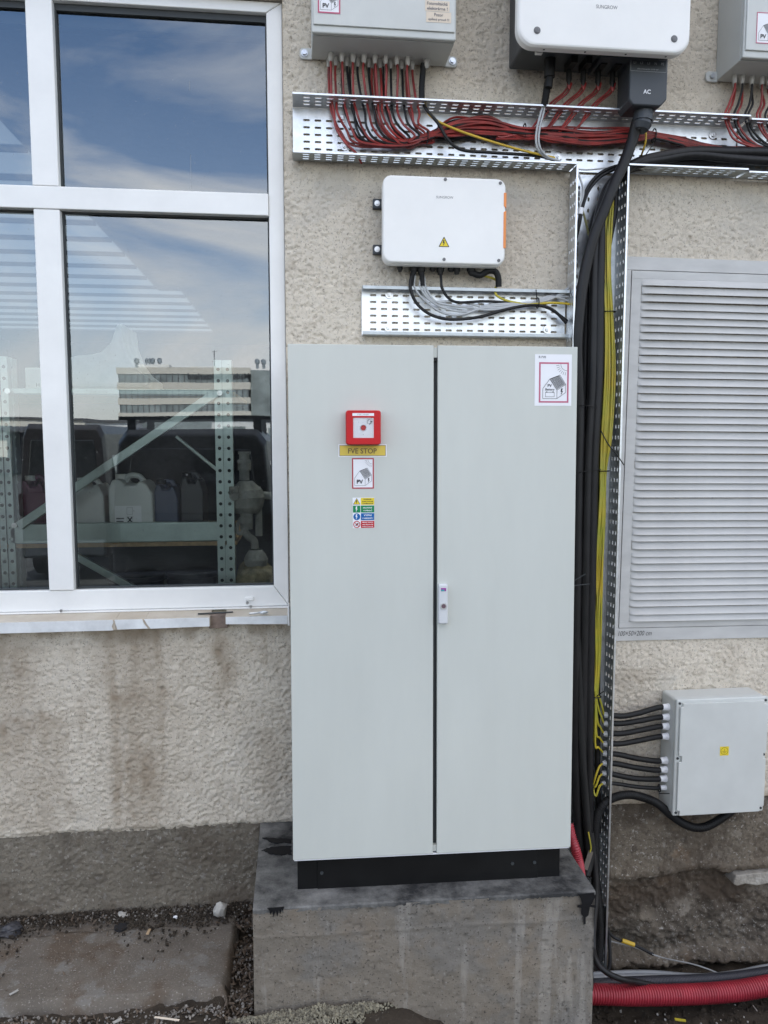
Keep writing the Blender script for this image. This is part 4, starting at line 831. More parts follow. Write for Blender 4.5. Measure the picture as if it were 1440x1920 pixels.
for px, w_, l_ in ((750, .010, .018), (776, .015, .024), (790, .015, .03), (812, .012, .014), (826, .014, .026), (846, .012, .014), (857, .013, .022), (884, .016, .020)):
    p = at(px, 500, -.06); m_ = MB(); m_.cyl((p.x, -.055, 2.615), (p.x, -.055, 2.600 - l_ * .5), w_ * 1.1, n=8, smooth=False); m_.cyl((p.x, -.055, 2.600 - l_ * .45), (p.x, -.055, 2.600 - l_), w_ * .9, w_ * .7, n=12); m_.build('cable_gland', M_black, K3)

# earthing box, lower right
K4 = thing('earthing_box', 'light grey plastic earthing box low on the wall with eight black conduits', 'junction box')
EX0, EX1, EZ0, EZ1 = 1.562, 1.966, .345, .848
m_ = MB(); m_.box(EX0, EX1, -.118, -.001, EZ0, EZ1); m_.build('body', M_box, K4, .012, segs=3)
m_ = MB(); m_.box(EX0 - .002, EX1 + .002, -.140, -.1195, EZ0 - .002, EZ1 + .002); m_.build('lid_rim', M_box, K4, .007, segs=3)
nx, nz = .022, .024; zm = (EZ0 + EZ1) / 2
O = [(EX0 + nx, EZ0 + .004), (EX1 - nx, EZ0 + .004), (EX1 - nx, EZ0 + nz), (EX1 - .004, EZ0 + nz + .004), (EX1 - .004, zm - .014), (EX1 - .016, zm - .012), (EX1 - .016, zm + .012), (EX1 - .004, zm + .014), (EX1 - .004, EZ1 - nz - .004), (EX1 - nx, EZ1 - nz), (EX1 - nx, EZ1 - .012),
     (EX0 + nx, EZ1 - .012), (EX0 + nx, EZ1 - nz), (EX0 + .010, EZ1 - nz - .004), (EX0 + .010, zm + .014), (EX0 + .024, zm + .012), (EX0 + .024, zm - .012), (EX0 + .010, zm - .014), (EX0 + .010, EZ0 + nz + .004), (EX0 + nx, EZ0 + nz)]
m_ = MB(); m_.prism(O, -.152, -.1395); m_.build('lid', M_box, K4, .0025, segs=3)
for x, z in ((EX0 + .011, EZ0 + .014), (EX0 + .011, EZ1 - .014), (EX1 - .011, EZ1 - .014), (EX1 - .011, EZ0 + .014), (EX0 + .010, zm), (EX1 - .008, zm)):
    m_ = MB(); m_.cyl((x, -.1425, z), (x, -.139, z), .0055, n=12); m_.build('lid_screw', M_gasket, K4)
p = at(1358, 1408, -.152); s_ = thing('earth_sticker', 'small yellow earth symbol sticker on the grey earthing box', 'sticker', (p.x, -.1525, p.z)); f = Flat(s_, -.0005)
f.rect('field', M_signy, -.0195, .0195, -.0195, .0195, 0); f.ring('symbol', M_brownink, 0, 0, .0155, .0016, 1)
for a, b_, z in ((-.011, .011, -.001), (-.0075, .0075, -.005), (-.004, .004, -.009)): f.line('symbol', M_brownink, [(a, z), (b_, z)], .0014, 1)
f.line('symbol', M_brownink, [(0, -.001), (0, .010)], .0014, 1); f.done()
m_ = MB(); p = at(1357, 1424.5, -.152); m_.cyl((p.x, -.1535, p.z), (p.x, -.152, p.z), .003, n=10); m_.build('rivet', M_box, K4)
rg = [1327, 1345.5, 1363, 1382, 1427, 1444, 1461, 1478]; lf = [1341, 1357, 1376, 1395, 1413, 1431, 1450, 1468.5]
rowname = ['topmost', 'second from the top', 'third from the top', 'fourth from the top', 'fifth from the top', 'sixth from the top', 'second from the bottom', 'lowest and thinnest']
FX = VX1 + .0035
for i, (a, b_) in enumerate(zip(lf, rg)):
    r_ = .0118 if i < 7 else .0085; zl_ = at(1146, a, -.07).z; zr_ = at(1237, b_, -.075).z
    gland((EX0 - .001, -.070, zr_), (-1, 0, 0), r_ * 1.12, K4, .032, M_signw)
    cdt = thing('conduit', rowname[i] + ' of the eight short black conduits into the earthing box', 'conduit', group='conduits into the earthing box')
    sag = (-.010 if i in (0, 6) else -.004)
    m_ = MB(); m_.tube([(FX + .008, -.066, zl_), (FX + .06, -.068, zl_ + (zr_ - zl_) * .12 + sag), (FX + .13, -.070, zl_ + (zr_ - zl_) * .55 + sag), (EX0 - .05, -.070, zr_ - .001), (EX0 - .022, -.070, zr_)], r_, 10, 8, ring=.0042, amp=.03); m_.build('hose', M_black, cdt)
    m_ = MB(); m_.cyl((FX, -.066, zl_), (FX + .010, -.066, zl_), r_ * 1.15, n=12); m_.build('end_fitting', M_signw, cdt)
    m_ = MB(); m_.cyl((FX - .022, -.066, zl_), (FX - .006, -.066, zl_), r_ * .8, r_ * 1.15, n=8, smooth=False); m_.build('lock_nut', M_grey, cdt)

# ------------------------------------------------------------------ cables
def cable(name, label, cat, pts, r, mat, group=None, n=8, ring=0, amp=0, seg=8):
    m_ = MB(); m_.tube(pts, r, n, seg, ring, amp); o = m_.build(name, mat); tag(o, label, cat, group); return o
def pth(*q): return [at(x, y, Y) for x, y, Y in q]
rr_ = random.Random(3)
# red and black string cables of the combiner box by the window
ORD = ['the leftmost', 'the second', 'the third', 'the fourth', 'the fifth', 'the sixth', 'the seventh', 'the eighth']
allg = sorted([(px, -.062, 0) for px in fr_px] + [(px, -.032, 1) for px in bk_px])
blk = {3, 5, 7, 11, 13}
for i, (px, gy, row) in enumerate(allg):
    g0 = at(px, 103 if row == 0 else 112, gy); black = i in blk; j = lambda s: rr_.uniform(-s, s)
    k = i / 15.0; xb = 655 + k * 100 if i > 3 else [622, 632, 640, 652][i]
    d_low = 283 - 28 * k
    x2 = px + 6 + j(4)
    path = [Vector((g0.x, gy, UZ - .02)), Vector((g0.x + j(.004), gy - .004, UZ - .06)), at(x2 - 2, 186, -.060 + j(.008)), at(x2 + 2 + j(3), 212, -.064 + j(.008))]
    if i == 0: path += pth((px + 10, 240, -.07), (px + 28, 268, -.075), (px + 48, 288, -.07), (px + 58, 306, -.04)); 
    else:
        sp = j(1); off = (i - 8) * .9
        path += pth((px + 12 + 8 * (1 - k), 232 + 12 * (1 - k), -.066 + .012 * sp), (px + 40 - 8 * k, 250 + 20 * (1 - k), -.062 + .014 * sp), (755 + 18 * k + j(8), 266 + 8 * (1 - k) + j(3), -.056 + .016 * sp),
                    (800 + j(4), 254 + j(5) + off * .3, -.052 + .018 * sp), (850, 238 - off * 1.6 + j(9), -.05 + .02 * sp), (915, 238 - off * 1.9 + j(9), -.05 + .02 * sp), (975 + j(3), 248 - off * .7 + j(3), -.05 + .018 * sp), (1040, 252 - off * 1.2 + j(8), -.05 + .02 * sp),
                    (1110, 256 - off * 1.6 + j(8), -.05 + .02 * sp), (1180, 251 - off * 1.2 + j(5), -.05 + .018 * sp), (1226 + j(2), 254 - off * .6 + j(2), -.05 + .016 * sp), (1290, 267 + j(6), -.048 + .015 * sp), (1345, 280 + j(6), -.045 + .012 * sp), (1440, 284 + j(8), -.045), (1500, 286, -.045))
    cable('cable', ('black' if black else 'red') + ' solar cable from ' + ORD[sum(1 for q_ in allg[:i + 1] if q_[2] == row) - 1] + (' front' if row == 0 else ' rear') + ' gland of the combiner box beside the window', 'cable', path, .0046, M_cable if black else M_red, ('black' if black else 'red') + ' cables of the combiner box beside the window', 6)
# more strands in the bundle that come from the short row at the back
for i in range(7):
    j = lambda s: rr_.uniform(-s, s); px = [616, 656, 697, 719, 762, 641, 703][i]; blk_ = i in (1, 3, 5)
    gy = -.02; g0 = at(px, 112, gy); k = (px - 616) / 150
    path = [Vector((g0.x, gy, UZ - .02)), Vector((g0.x, gy, UZ - .08)), at(px + 3, 195, -.04), at(px + 8, 216, -.045)] + pth((px + 22, 246, -.045), (px + 52, 266 + 8 * (1 - k), -.04), (770, 272 + j(6), -.035), (805, 258 + j(6), -.035), (860, 248 + j(14), -.035), (920, 244 + j(14), -.035), (978, 250 + j(4), -.035), (1045, 254 + j(12), -.035), (1115, 258 + j(14), -.035), (1185, 254 + j(8), -.035), (1228, 256 + j(3), -.035), (1300, 272 + j(5), -.035), (1440, 292, -.03))
    cable('cable', ('black' if blk_ else 'red') + ' solar cable hidden behind the others, ' + ORD[[0, 2, 3, 4, 5, 1, 6][i]] + ' in the back row at the window', 'cable', path, .0045, M_cable if blk_ else M_red, ('black' if blk_ else 'red') + ' cables of the combiner box beside the window', 6)
for i in range(10):
    j = lambda s: rr_.uniform(-s, s); blk_ = i in (2, 6); o_ = (i - 4.5) * 2.6
    path = pth((748 + j(6), 268 + j(5), -.05), (800 + j(4), 256 + j(5), -.06), (850 + j(8), 242 + o_ + j(5), -.066 + j(.01)), (915 + j(8), 239 + o_ * 1.25 + j(5), -.07 + j(.01)), (978, 248 + o_ * .5 + j(3), -.066 + j(.01)), (1040 + j(8), 254 + o_ * .9 + j(5), -.07 + j(.008)), (1110, 260 + o_ * 1.0 + j(6), -.07 + j(.008)), (1180, 256 + o_ * .8 + j(4), -.066), (1227, 256 + o_ * .35 + j(2), -.06), (1295, 270 + o_ * .4 + j(4), -.056), (1350, 281 + o_ * .3, -.05), (1450, 288, -.045))
    cable('cable', ('black' if blk_ else 'red') + ' strand of the bundle beside the grey pair, ' + ['uppermost', 'second from top', 'third from top', 'fourth from top', 'fifth from top', 'fifth from below', 'fourth from below', 'third from below', 'second from below', 'lowest'][i], 'cable', path, .0048, M_cable if blk_ else M_red, ('black' if blk_ else 'red') + ' strands in the bundle of the long tray', 6)
# inverter strings: two per connector
for i, px in enumerate(dcpx):
    p = at(px, 100, -.11)
    for k in (0, 1):
        j = lambda s: rr_.uniform(-s, s); dx = -2 - 7 * k
        path = [Vector((p.x + (.003 if k else -.003), -.11, 3.29)), Vector((p.x + .003, -.110, 3.272))] + pth((px + 4 + dx * .2, 156, -.100), (px - 2 + dx, 174, -.090), (px - 24 + dx, 192, -.075), (px - 42 + dx, 214, -.066), (px - 62 + dx + j(4), 240, -.06), (px - 92 + j(6) - 6 * k, 256 + j(5), -.066))
        dirn = 1 if (i + k) % 2 else -1
        if dirn > 0: path[-1:] = pth((px - 74, 249, -.066), (px - 60 + j(5), 258 + j(4), -.07), (px - 20, 262 + j(5), -.066), (1180, 256 + j(6), -.06), (1228, 258, -.055), (1300, 272 + j(4), -.05), (1400, 284, -.045))
        else: path += pth((px - 130, 258 + j(7), -.066), (930, 250 + j(12), -.066))
        cable('cable', ('nearer' if k == 0 else 'farther left') + ' red solar cable from ' + ORD[i] + ' connector under the large inverter', 'cable', path, .0044, M_red, 'red cables under the large inverter', 6)
for i, px in enumerate(k2px[:5]):
    for k in (0, 1):
        p = at(px, 150, -.06); gx, gy = (p.x, -.062) if k == 0 else (p.x + .018, -.032); j = lambda s: rr_.uniform(-s, s)
        tx = px - 14 + 3 * i + 6 * k; bl_ = (i * 2 + k) in (2, 4, 5, 8)
        path = [Vector((gx, gy, UZ - .02)), Vector((gx, gy - .004, UZ - .05))] + pth((tx + 4, 195, -.06), (tx - 4, 216, -.066), (tx + 2, 240, -.07), (tx + 18 + j(4), 262, -.072), (tx + 48, 276 + j(3), -.07), (tx + 90, 284, -.066))
        cable('cable', ('black' if bl_ else 'red') + ' solar cable from ' + ORD[i] + (' front' if k == 0 else ' rear') + ' gland of the combiner box at the right edge', 'cable', path, .0046, M_cable if bl_ else M_red, ('black' if bl_ else 'red') + ' cables of the combiner box at the right edge', 6)
# singles in the long tray
cable('earth_wire', 'yellow green earth wire crossing the long tray from the combiner box', 'wire', pth((792, 172, -.045), (797, 197, -.07), (806, 216, -.085), (830, 232, -.088), (880, 252, -.088), (950, 274, -.085), (1000, 287, -.075), (1040, 296, -.05)), .0046, M_yel)
cable('cable', 'thick black cable from the combiner box curving low through the long tray', 'cable', [Vector((at(797, 112, -.03).x - .006, -.025, UZ - .02))] + pth((791, 160, -.04), (793, 190, -.06), (800, 206, -.082), (822, 232, -.09), (840, 262, -.088), (866, 281, -.08), (920, 286, -.07), (1005, 292, -.06), (1040, 300, -.045)), .0062, M_cable)
m_ = MB(); m_.tube(pth((794, 120, -.045), (791, 160, -.05), (791, 186, -.055)), .0115, 10, 6, ring=.005, amp=.04); tag(m_.build('conduit', M_black), 'short black corrugated sleeve under the right gland of the combiner box', 'conduit')
m_ = MB(); p = at(1031, 110, -.13); m_.tube([Vector((p.x - .003, -.13, 3.265))] + pth((1028, 150, -.12), (1024, 175, -.11), (1020, 200, -.10)), .0135, 10, 6, ring=.005, amp=.05); tag(m_.build('conduit', M_black), 'black corrugated conduit hanging from the left of the large inverter', 'conduit')
for k in (0, 1):
    dx = 5 * k
    cable('cable', ('left' if k == 0 else 'right') + ' strand of the pale grey pair dropping through the long tray', 'cable', pth((1019 + dx * .5, 195, -.10), (1014 + dx, 212, -.098), (1007 + dx, 240, -.098), (1005 + dx, 264, -.095), (1010 + dx, 282, -.085), (1022 + dx, 294, -.06), (1050, 302, -.045)), .0042, M_grey, 'pale grey cables in the long tray')
cable('earth_wire', 'short yellow wire hanging behind the thick inverter cable', 'wire', pth((1206, 205, -.075), (1210, 240, -.085), (1211, 262, -.085), (1207, 278, -.07), (1203, 290, -.04)), .004, M_yel)
cable('cable', 'thin pale cable sagging across the junction of the two trays', 'cable', pth((1066, 312, -.06), (1090, 318, -.06), (1120, 317, -.06), (1160, 310, -.06)), .003, M_grey)
# thick power cables
cable('power_cable', 'thickest black power cable running from the inverter terminal down the vertical tray', 'power cable', [Vector((acx - .006, -.145, 3.12))] + pth((1196, 225, -.14), (1186, 262, -.12), (1170, 305, -.115), (1152, 345, -.118), (1132, 395, -.12), (1113, 445, -.118), (1100, 495, -.112), (1091, 545, -.108), (1085, 600, -.105), (1082, 660, -.10), (1086, 760, -.08), (1085, 900, -.07), (1082, 1080, -.07), (1080, 1300, -.07), (1082, 1500, -.075), (1092, 1660, -.08)), .0215, M_cable, n=14)
for i, (lab, dy, dv, r_) in enumerate((('upper of two thick black cables curving from the right tray into the vertical tray', 0, 0, .019), ('lower of two thick black cables curving from the right tray into the vertical tray', 13, 11, .018))):
    cable('power_cable', lab, 'power cable', [Vector((2.88, -.075, at(1520, 290 + dy * 1.1, -.075).z))] + pth((1520, 290 + dy * 1.1, -.075), (1440, 286 + dy * 1.2, -.08), (1370, 285 + dy * .9, -.085), (1300, 284 + dy * .5, -.09), (1245, 292 + dy * .5, -.09), (1200, 303 + dy * .3, -.088), (1168, 322, -.085 + i * .02), (1146 - dv * .6, 352, -.08 + i * .02), (1128 - dv * .3, 396, -.078), (1126 - dv, 460, -.08), (1124 - dv, 560, -.082), (1122 - dv, 700, -.082), (1114 - dv, 860, -.082), (1110 - dv, 1040, -.082), (1107 - dv, 1220, -.080), (1104 - dv, 1400, -.078), (1106 - dv, 1540, -.076), (1112 - dv, 1640, -.07)), r_, M_cable, n=12)
for i, (x_, Y_, r_) in enumerate(((1098, -.035, .015), (1132, -.05, .012), (1118, -.03, .014), (1108, -.055, .012))):
    cable('power_cable', ['leftmost', 'rightmost', 'middle right', 'middle left'][i] + ' medium black cable deep in the vertical tray behind the thick ones', 'power cable', [Vector((2.86, -.04, at(1440, 296 + 3 * i, -.04).z))] + pth((1440, 296 + 3 * i, -.04), (1300, 300 + 2 * i, -.05), (1200, 309 + 2 * i, -.05), (1160, 335, -.05), (x_ + 20, 400, Y_ - .01), (x_ + 4, 500, Y_), (x_, 640, Y_), (x_ - 4, 850, Y_), (x_ - 9, 1100, Y_), (x_ - 12, 1350, Y_), (x_ - 10, 1560, Y_)), r_, M_cable, 'medium black cables in the vertical tray', 10)
for i in (0, 1):
    cable('cable', ('upper' if i == 0 else 'lower') + ' of two thin black cables arching left at the tray junction', 'cable', pth((1180, 306, -.07), (1150, 313 + 5 * i, -.07), (1125, 325 + 7 * i, -.075), (1106, 345 + 9 * i, -.08), (1094 + 3 * i, 370 + 4 * i, -.085), (1089 + 3 * i, 392, -.088), (1085 + 2 * i, 418, -.085), (1080 + i, 445, -.07), (1074, 475, -.04)), .0062, M_cable, 'thin black cables arching at the tray junction')
m_ = MB(); p0, p1 = at(1089.5, 390, -.0885), at(1087.5, 402, -.0885); m_.cyl(p0, p1, .0115, n=14); tag(m_.build('cable_label', M_signw), 'white wrap label on the thin cables at the top of the vertical tray', 'cable label')
cable('cable', 'thin grey cable leaving the label at the top left of the vertical tray', 'cable', pth((1083, 322, -.06), (1091, 345, -.075), (1094, 362, -.09), (1088, 385, -.095), (1085, 395, -.085)), .004, M_grey)
cable('earth_wire', 'olive wire slanting behind the thick power cable near the white label', 'wire', pth((1092, 393, -.09), (1098, 415, -.08), (1105, 445, -.06), (1110, 470, -.05)), .0045, mk('olive_wire', (.20, .19, .08), .45, var=.2))
# yellow green earth wires down the tray
for i in range(8):
    j = lambda s: rr_.uniform(-s, s); b_ = (i - 3.5) * 2.3; zl_ = at(1146, lf[i], -.07); y_ = lf[i]
    path = pth((1150, 330, -.05), (1146 + b_ * .5, 370, -.06), (1139 + b_, 420, -.066 + j(.01)), (1137 + b_ + j(2), 500, -.07 + j(.012)), (1141 + b_ * .8 + j(1.5), 585, -.072 + j(.008)), (1143 + b_ + j(2), 700, -.07 + j(.012)), (1137 + b_ * 1.1, 820, -.07 + j(.01)), (1132 + b_ * .6 + j(1), 884, -.07 + j(.006)), (1128 + b_ * .7 + j(1.5), 980, -.07 + j(.01)), (1122 + b_ * .9 + j(3), 1060, -.075 + j(.012)), (1120 + b_ * .7 + j(2.5), 1150, -.075 + j(.01)), (1119 + b_ * .7 + j(1.5), 1240, -.075 + j(.008)))
    if y_ < 1420: path += pth((1117 + b_ * .35, 1290, -.078), (1116 + 2 * (4 - i), y_ - 32 + 3 * i, -.08), (1122 + 2 * (4 - i), y_ - 12, -.076), (1132, y_ - 1, -.066))
    else: path += pth((1114 + b_ * .35, 1340, -.07), (1110, 1400, -.05), (1107, 1450, -.05), (1111, 1474, -.07), (1117, y_ + 24, -.085), (1124, y_ + 6, -.08), (1132, y_, -.066))
    path.append(Vector((FX - .012, -.066, zl_.z)))
    cable('earth_wire', 'yellow green earth wire to the ' + rowname[i].replace(' and thinnest', '') + ' conduit fitting', 'wire', path, .0042, M_yg, 'yellow green earth wires in the vertical tray', 6)
# corrugated conduits in the lower tray, loop to the earthing box
def corr(label, path, r_, mat=M_black, ring=.0048, amp=.05, name='conduit', n=12, group=None):
    m_ = MB(); m_.tube(path, r_, n, 8, ring, amp); return tag(m_.build(name, mat), label, 'conduit', group)
corr('black corrugated conduit looping under the grey earthing box', [Vector((1.875, -.075, .36)), Vector((1.868, -.078, .325))] + pth((1335, 1545, -.085), (1310, 1552, -.09), (1285, 1546, -.09), (1258, 1528, -.09), (1232, 1506, -.09), (1205, 1495, -.09), (1178, 1490, -.09), (1150, 1496, -.088), (1130, 1510, -.09), (1118, 1540, -.085), (1116, 1600, -.08), (1118, 1700, -.075), (1122, 1770, -.07)), .0175)
corr('black corrugated conduit rising in the lower vertical tray', pth((1106, 1470, -.05), (1104, 1540, -.06), (1112, 1600, -.075), (1119, 1660, -.085), (1126, 1740, -.09), (1122, 1800, -.1)), .017)
cable('power_cable', 'black cable sheath leaning out beside the bottom of the cabinet', 'power cable', pth((1084, 1080, -.06), (1086, 1240, -.075), (1090, 1380, -.09), (1096, 1480, -.10), (1102, 1560, -.11), (1106, 1610, -.115), (1100, 1640, -.13)), .017, M_black)
m_ = MB(); p0, p1 = at(1108, 1596, -.13), at(1097, 1630, -.15); m_.bar(p0, p1, .022, .004); tag(m_.build('wood_offcut', M_timber), 'short dark strip leaning behind the red conduit by the concrete block', 'offcut')
corr('short red corrugated conduit emerging beside the bottom corner of the cabinet', pth((1066, 1545, -.16), (1072, 1570, -.18), (1079, 1592, -.20), (1086, 1622, -.20), (1090, 1650, -.19)), .019, M_redpipe, .0085, .07)
cable('earth_wire', 'thin yellow wire end beside the black sheath near the red conduit', 'wire', pth((1103, 1560, -.13), (1106, 1575, -.135), (1108, 1590, -.135), (1106, 1598, -.135)), .003, M_yg)
# cables in the short tray
GB = lambda px: Vector((at(px, 500, -.055).x, -.055, 2.585))
cable('cable', 'black cable drooping lowest through the short tray under the white box', 'cable', [GB(776)] + pth((771, 520, -.07), (769, 535, -.07), (775, 558, -.068), (790, 578, -.066), (815, 593, -.066), (850, 599, -.066), (900, 594, -.066), (950, 580, -.066), (1000, 572, -.06), (1035, 580, -.055), (1062, 606, -.05)), .0062, M_cable)
cable('cable', 'black cable running flat through the short tray from the third gland', 'cable', [GB(826)] + pth((827, 525, -.062), (829, 540, -.062), (840, 558, -.06), (860, 567, -.058), (910, 565, -.056), (970, 569, -.056), (1020, 575, -.054), (1045, 588, -.05), (1064, 602, -.045)), .0055, M_cable)
for i, (px, dx, low) in enumerate(((776, 3, 590), (790, 0, 584), (790, 5, 569), (792, 8, 577))):
    cable('cable', 'grey cable in the short tray, ' + ['lowest sweep', 'second lowest sweep', 'highest sweep', 'second highest sweep'][i] + ' below the white box', 'cable', [GB(px)] + pth((px + dx * .4, 520, -.06), (px + dx - 2, 538, -.06), (px + dx + 16, 562 + i, -.055), (px + dx + 50, low - 4, -.052), (px + 90, low, -.05), (920, 572 + 3 * i, -.055), (985, 568 + i, -.06), (1030, 562 - 2 * i, -.055), (1066, 540 + 8 * i, -.045)), .0046, M_grey, 'grey cables in the short tray')
cable('earth_wire', 'yellow green wire entering the short tray at its right half', 'wire', [GB(884)] + pth((930, 525, -.035), (928, 545, -.05), (934, 556, -.055), (955, 565, -.058), (990, 570, -.06), (1040, 568, -.055), (1075, 571, -.045)), .0048, M_yg)
m_ = MB(); m_.tube([GB(884)] + pth((886, 512, -.06), (900, 516, -.06), (915, 508, -.06), (928, 509, -.06), (934, 520, -.06), (935, 538, -.055)), .0125, 10, 8, ring=.0045, amp=.05); tag(m_.build('conduit', M_black), 'short black corrugated conduit bending out of the small white box', 'conduit')
for a, b_, c in ((776, 771, 535), (790, 792, 536)):
    m_ = MB(); m_.tube([GB(a)] + pth(((a + b_) / 2, 515, -.06), (b_, c, -.06)), .0105, 10, 6, ring=.0045, amp=.05); tag(m_.build('conduit', M_black), 'black corrugated sleeve ' + ('curving left' if a == 776 else 'hanging straight') + ' under the small white box', 'conduit')
# zip ties
def tie(label, px, py, Y, rx, rz, horizontal=True, tail=None):
    p = at(px, py, Y); m_ = MB()
    ring_ = [(p + (Vector((rx * math.cos(q), .85 * rz * math.sin(q), 0)) if not horizontal else Vector((0, .85 * rx * math.cos(q), rz * math.sin(q))))) for q in np.linspace(0, 2 * math.pi, 22)]
    m_.tube(ring_, .0024, 5, flat=True)
    if tail: m_.tube([at(*tail[0]), at(*tail[1])], .0022, 5)
    tag(m_.build('cable_tie', M_black), label, 'cable tie', 'black cable ties')
tie('black cable tie around the red bundle left of the pale grey pair', 983, 247, -.052, .026, .030)
tie('black cable tie around the red bundle right of the inverter cable', 1226, 255, -.05, .024, .027, tail=((1226, 268, -.085), (1211, 290, -.095)))
tie('black cable tie gathering the red cables below the combiner box', 801, 257, -.055, .026, .022)
tie('black cable tie around the yellow wires in the upper vertical tray', 1142, 585, -.072, .026, .026, False)
tie('black cable tie around the yellow wires at mid height of the vertical tray', 1133, 883, -.072, .020, .02, False)
tie('black cable tie around the yellow wires above the conduit fittings', 1118, 1306, -.076, .020, .02, False, ((1118, 1306, -.10), (1132, 1296, -.115)))
tie('black cable tie around the cables in the short tray', 1008, 568, -.055, .022, .020, tail=((1007, 566, -.075), (1005, 543, -.075)))
tie('black cable tie on the lowest conduit of the earthing box', 1236, 1478, -.070, .015, .016, tail=((1236, 1488, -.10), (1255, 1488, -.15)))
m_ = MB(); m_.tube(pth((1127, 808, -.105), (1140, 832, -.125), (1158, 855, -.13), (1170, 872, -.13)), .0024, 6); tag(m_.build('cable_tie', M_black), 'long loose cable tie tail sticking out over the tray edge', 'cable tie', 'black cable ties')
m_ = MB(); m_.tube(pth((1078, 1088, -.125), (1098, 1076, -.13)), .0022, 6); m_.tube(pth((1076, 1098, -.125), (1106, 1095, -.12)), .0022, 6); tag(m_.build('cable_tie', M_gasket), 'dark tie ends poking out beside the cabinet at handle height', 'cable tie')
m_ = MB(); m_.tube(pth((1084, 886, -.11), (1097, 884, -.125), (1127, 880, -.115)), .0018, 6); m_.tube(pth((1084, 760, -.11), (1100, 760, -.125), (1118, 764, -.115)), .0018, 6); tag(m_.build('cable_tie', M_black), 'thin dark ties across the black cables at cabinet height', 'cable tie')

# ------------------------------------------------------------------ ground level right: conduits and wires
Yp = -.27
corr('thick red corrugated conduit lying in the trench at the foot of the wall', [at(1050, 1864, Yp), at(1117, 1864, Yp), at(1200, 1866, Yp), at(1300, 1864, Yp), at(1380, 1858, Yp), at(1440, 1848, Yp), at(1560, 1828, Yp), Vector((2.95, Yp, at(1560, 1815, Yp).z))], .038, M_redpipe, .0112, .06, n=20)
corr('dark grey corrugated conduit lying behind the thick red conduit', [at(1060, 1850, -.2), at(1180, 1842, -.2), at(1300, 1838, -.2), at(1380, 1832, -.2), at(1440, 1823, -.2), at(1560, 1805, -.2), Vector((2.95, -.2, at(1560, 1795, -.2).z))], .022, mk('dark_conduit', (.05, .05, .06), .45, var=.3), .0065, .06, n=14)
for i, (dy, Y_) in enumerate(((0, -.14), (7, -.16), (15, -.18))):
    cable('pipe', ['hindmost', 'middle', 'foremost'][i] + ' of the three smooth grey pipes at the back of the trench', 'pipe', pth((1060, 1832 + dy, Y_), (1150, 1825 + dy, Y_), (1220, 1824 + dy, Y_), (1310, 1830 + dy * .6, Y_), (1380, 1824 + dy, Y_), (1440, 1812 + dy, Y_), (1560, 1795 + dy, Y_), (1720, 1776 + dy, Y_)), .011, M_greypipe, 'grey pipes in the trench', 10)
cable('cable', 'thin pale wire strung above the trench from the tray foot to the conduits', 'wire', pth((1128, 1760, -.08), (1150, 1766, -.09), (1190, 1776, -.10), (1240, 1795, -.12), (1300, 1808, -.15), (1340, 1822, -.18), (1352, 1830, -.19)), .0032, M_pale)
cable('cable', 'black cable with a yellow sleeve at the foot of the vertical tray', 'cable', pth((1130, 1700, -.085), (1136, 1738, -.09), (1148, 1755, -.09), (1168, 1765, -.092), (1190, 1772, -.098), (1225, 1790, -.11)), .007, M_cable)
m_ = MB(); m_.tube(pth((1166, 1763.5, -.095), (1178, 1767.5, -.097), (1189, 1771.5, -.1)), .0095, 10); tag(m_.build('cable_sleeve', M_yel), 'yellow sleeve on the black cable at the foot of the tray', 'sleeve')
cable('power_cable', 'black cable bending from the vertical tray over the red conduit', 'power cable', pth((1108, 1560, -.1), (1118, 1660, -.13), (1112, 1760, -.2), (1117, 1800, -.27), (1136, 1822, -.30), (1165, 1836, -.30), (1198, 1842, -.26), (1240, 1852, -.22), (1290, 1862, -.20)), .012, M_cable, n=10)
cable('cable', 'black cable dropping straight behind the grey pipes from the tray foot', 'cable', pth((1140, 1740, -.08), (1143, 1770, -.1), (1143, 1810, -.13), (1133, 1838, -.15)), .008, M_cable)

# ------------------------------------------------------------------ behind the window: storage rack and what stands on it
YR = .42
RK = thing('storage_rack', 'pale green steel storage rack standing behind the window', 'storage rack')
def upright(px0, px1, pyt, Y):
    x0, x1 = at(px0, 900, Y).x, at(px1, 900, Y).x; zt_ = at(px0, pyt, Y).z; xm = (x0 + x1) / 2; wd = x1 - x0
    m_ = MB()
    for a, b_ in ((x0, xm - wd * .06), (xm + wd * .06, x1)):
        sheet(m_, a, b_, .25, zt_, (b_ - a) - .004, .05, .0075, .0075, lambda u, v: (u, Y, v), mu=.0005, mv=.004)
    m_.box(xm - wd * .06, xm + wd * .06, Y + .010, Y + .012, .25, zt_); m_.box(x0 - .002, x0, Y, Y + .06, .25, zt_); m_.box(x1, x1 + .002, Y, Y + .06, .25, zt_)
    o = m_.build('upright', M_rack, RK, merge=True)
    m_ = MB(); m_.box(x0 + .001, x1 - .001, Y + .058, Y + .06, .25, zt_); m_.build('upright_back', M_gasket, o)
upright(406, 437, 675, YR); upright(-4, 22, 668, YR); upright(24, 31, 671, YR + .03)
def bm(px0, py0, px1, py1, wd, name, Y=YR - .012, dep=.03):
    m_ = MB(); m_.bar(at(px0, py0, Y), at(px1, py1, Y), wd, dep); return m_.build(name, M_rack, RK, .003)
bm(36, 986, 408, 735, .038, 'brace'); bm(40, 984, 252, 1104, .032, 'brace', YR + .05); bm(330, 818, 408, 882, .016, 'brace', YR + .5, .015)
m_ = MB(); a, b_ = at(20, 982, YR + .02), at(410, 1014, YR + .02); m_.box(a.x, b_.x, YR + .0, YR + .04, b_.z, a.z); m_.build('shelf_beam', M_rack, RK, .006)
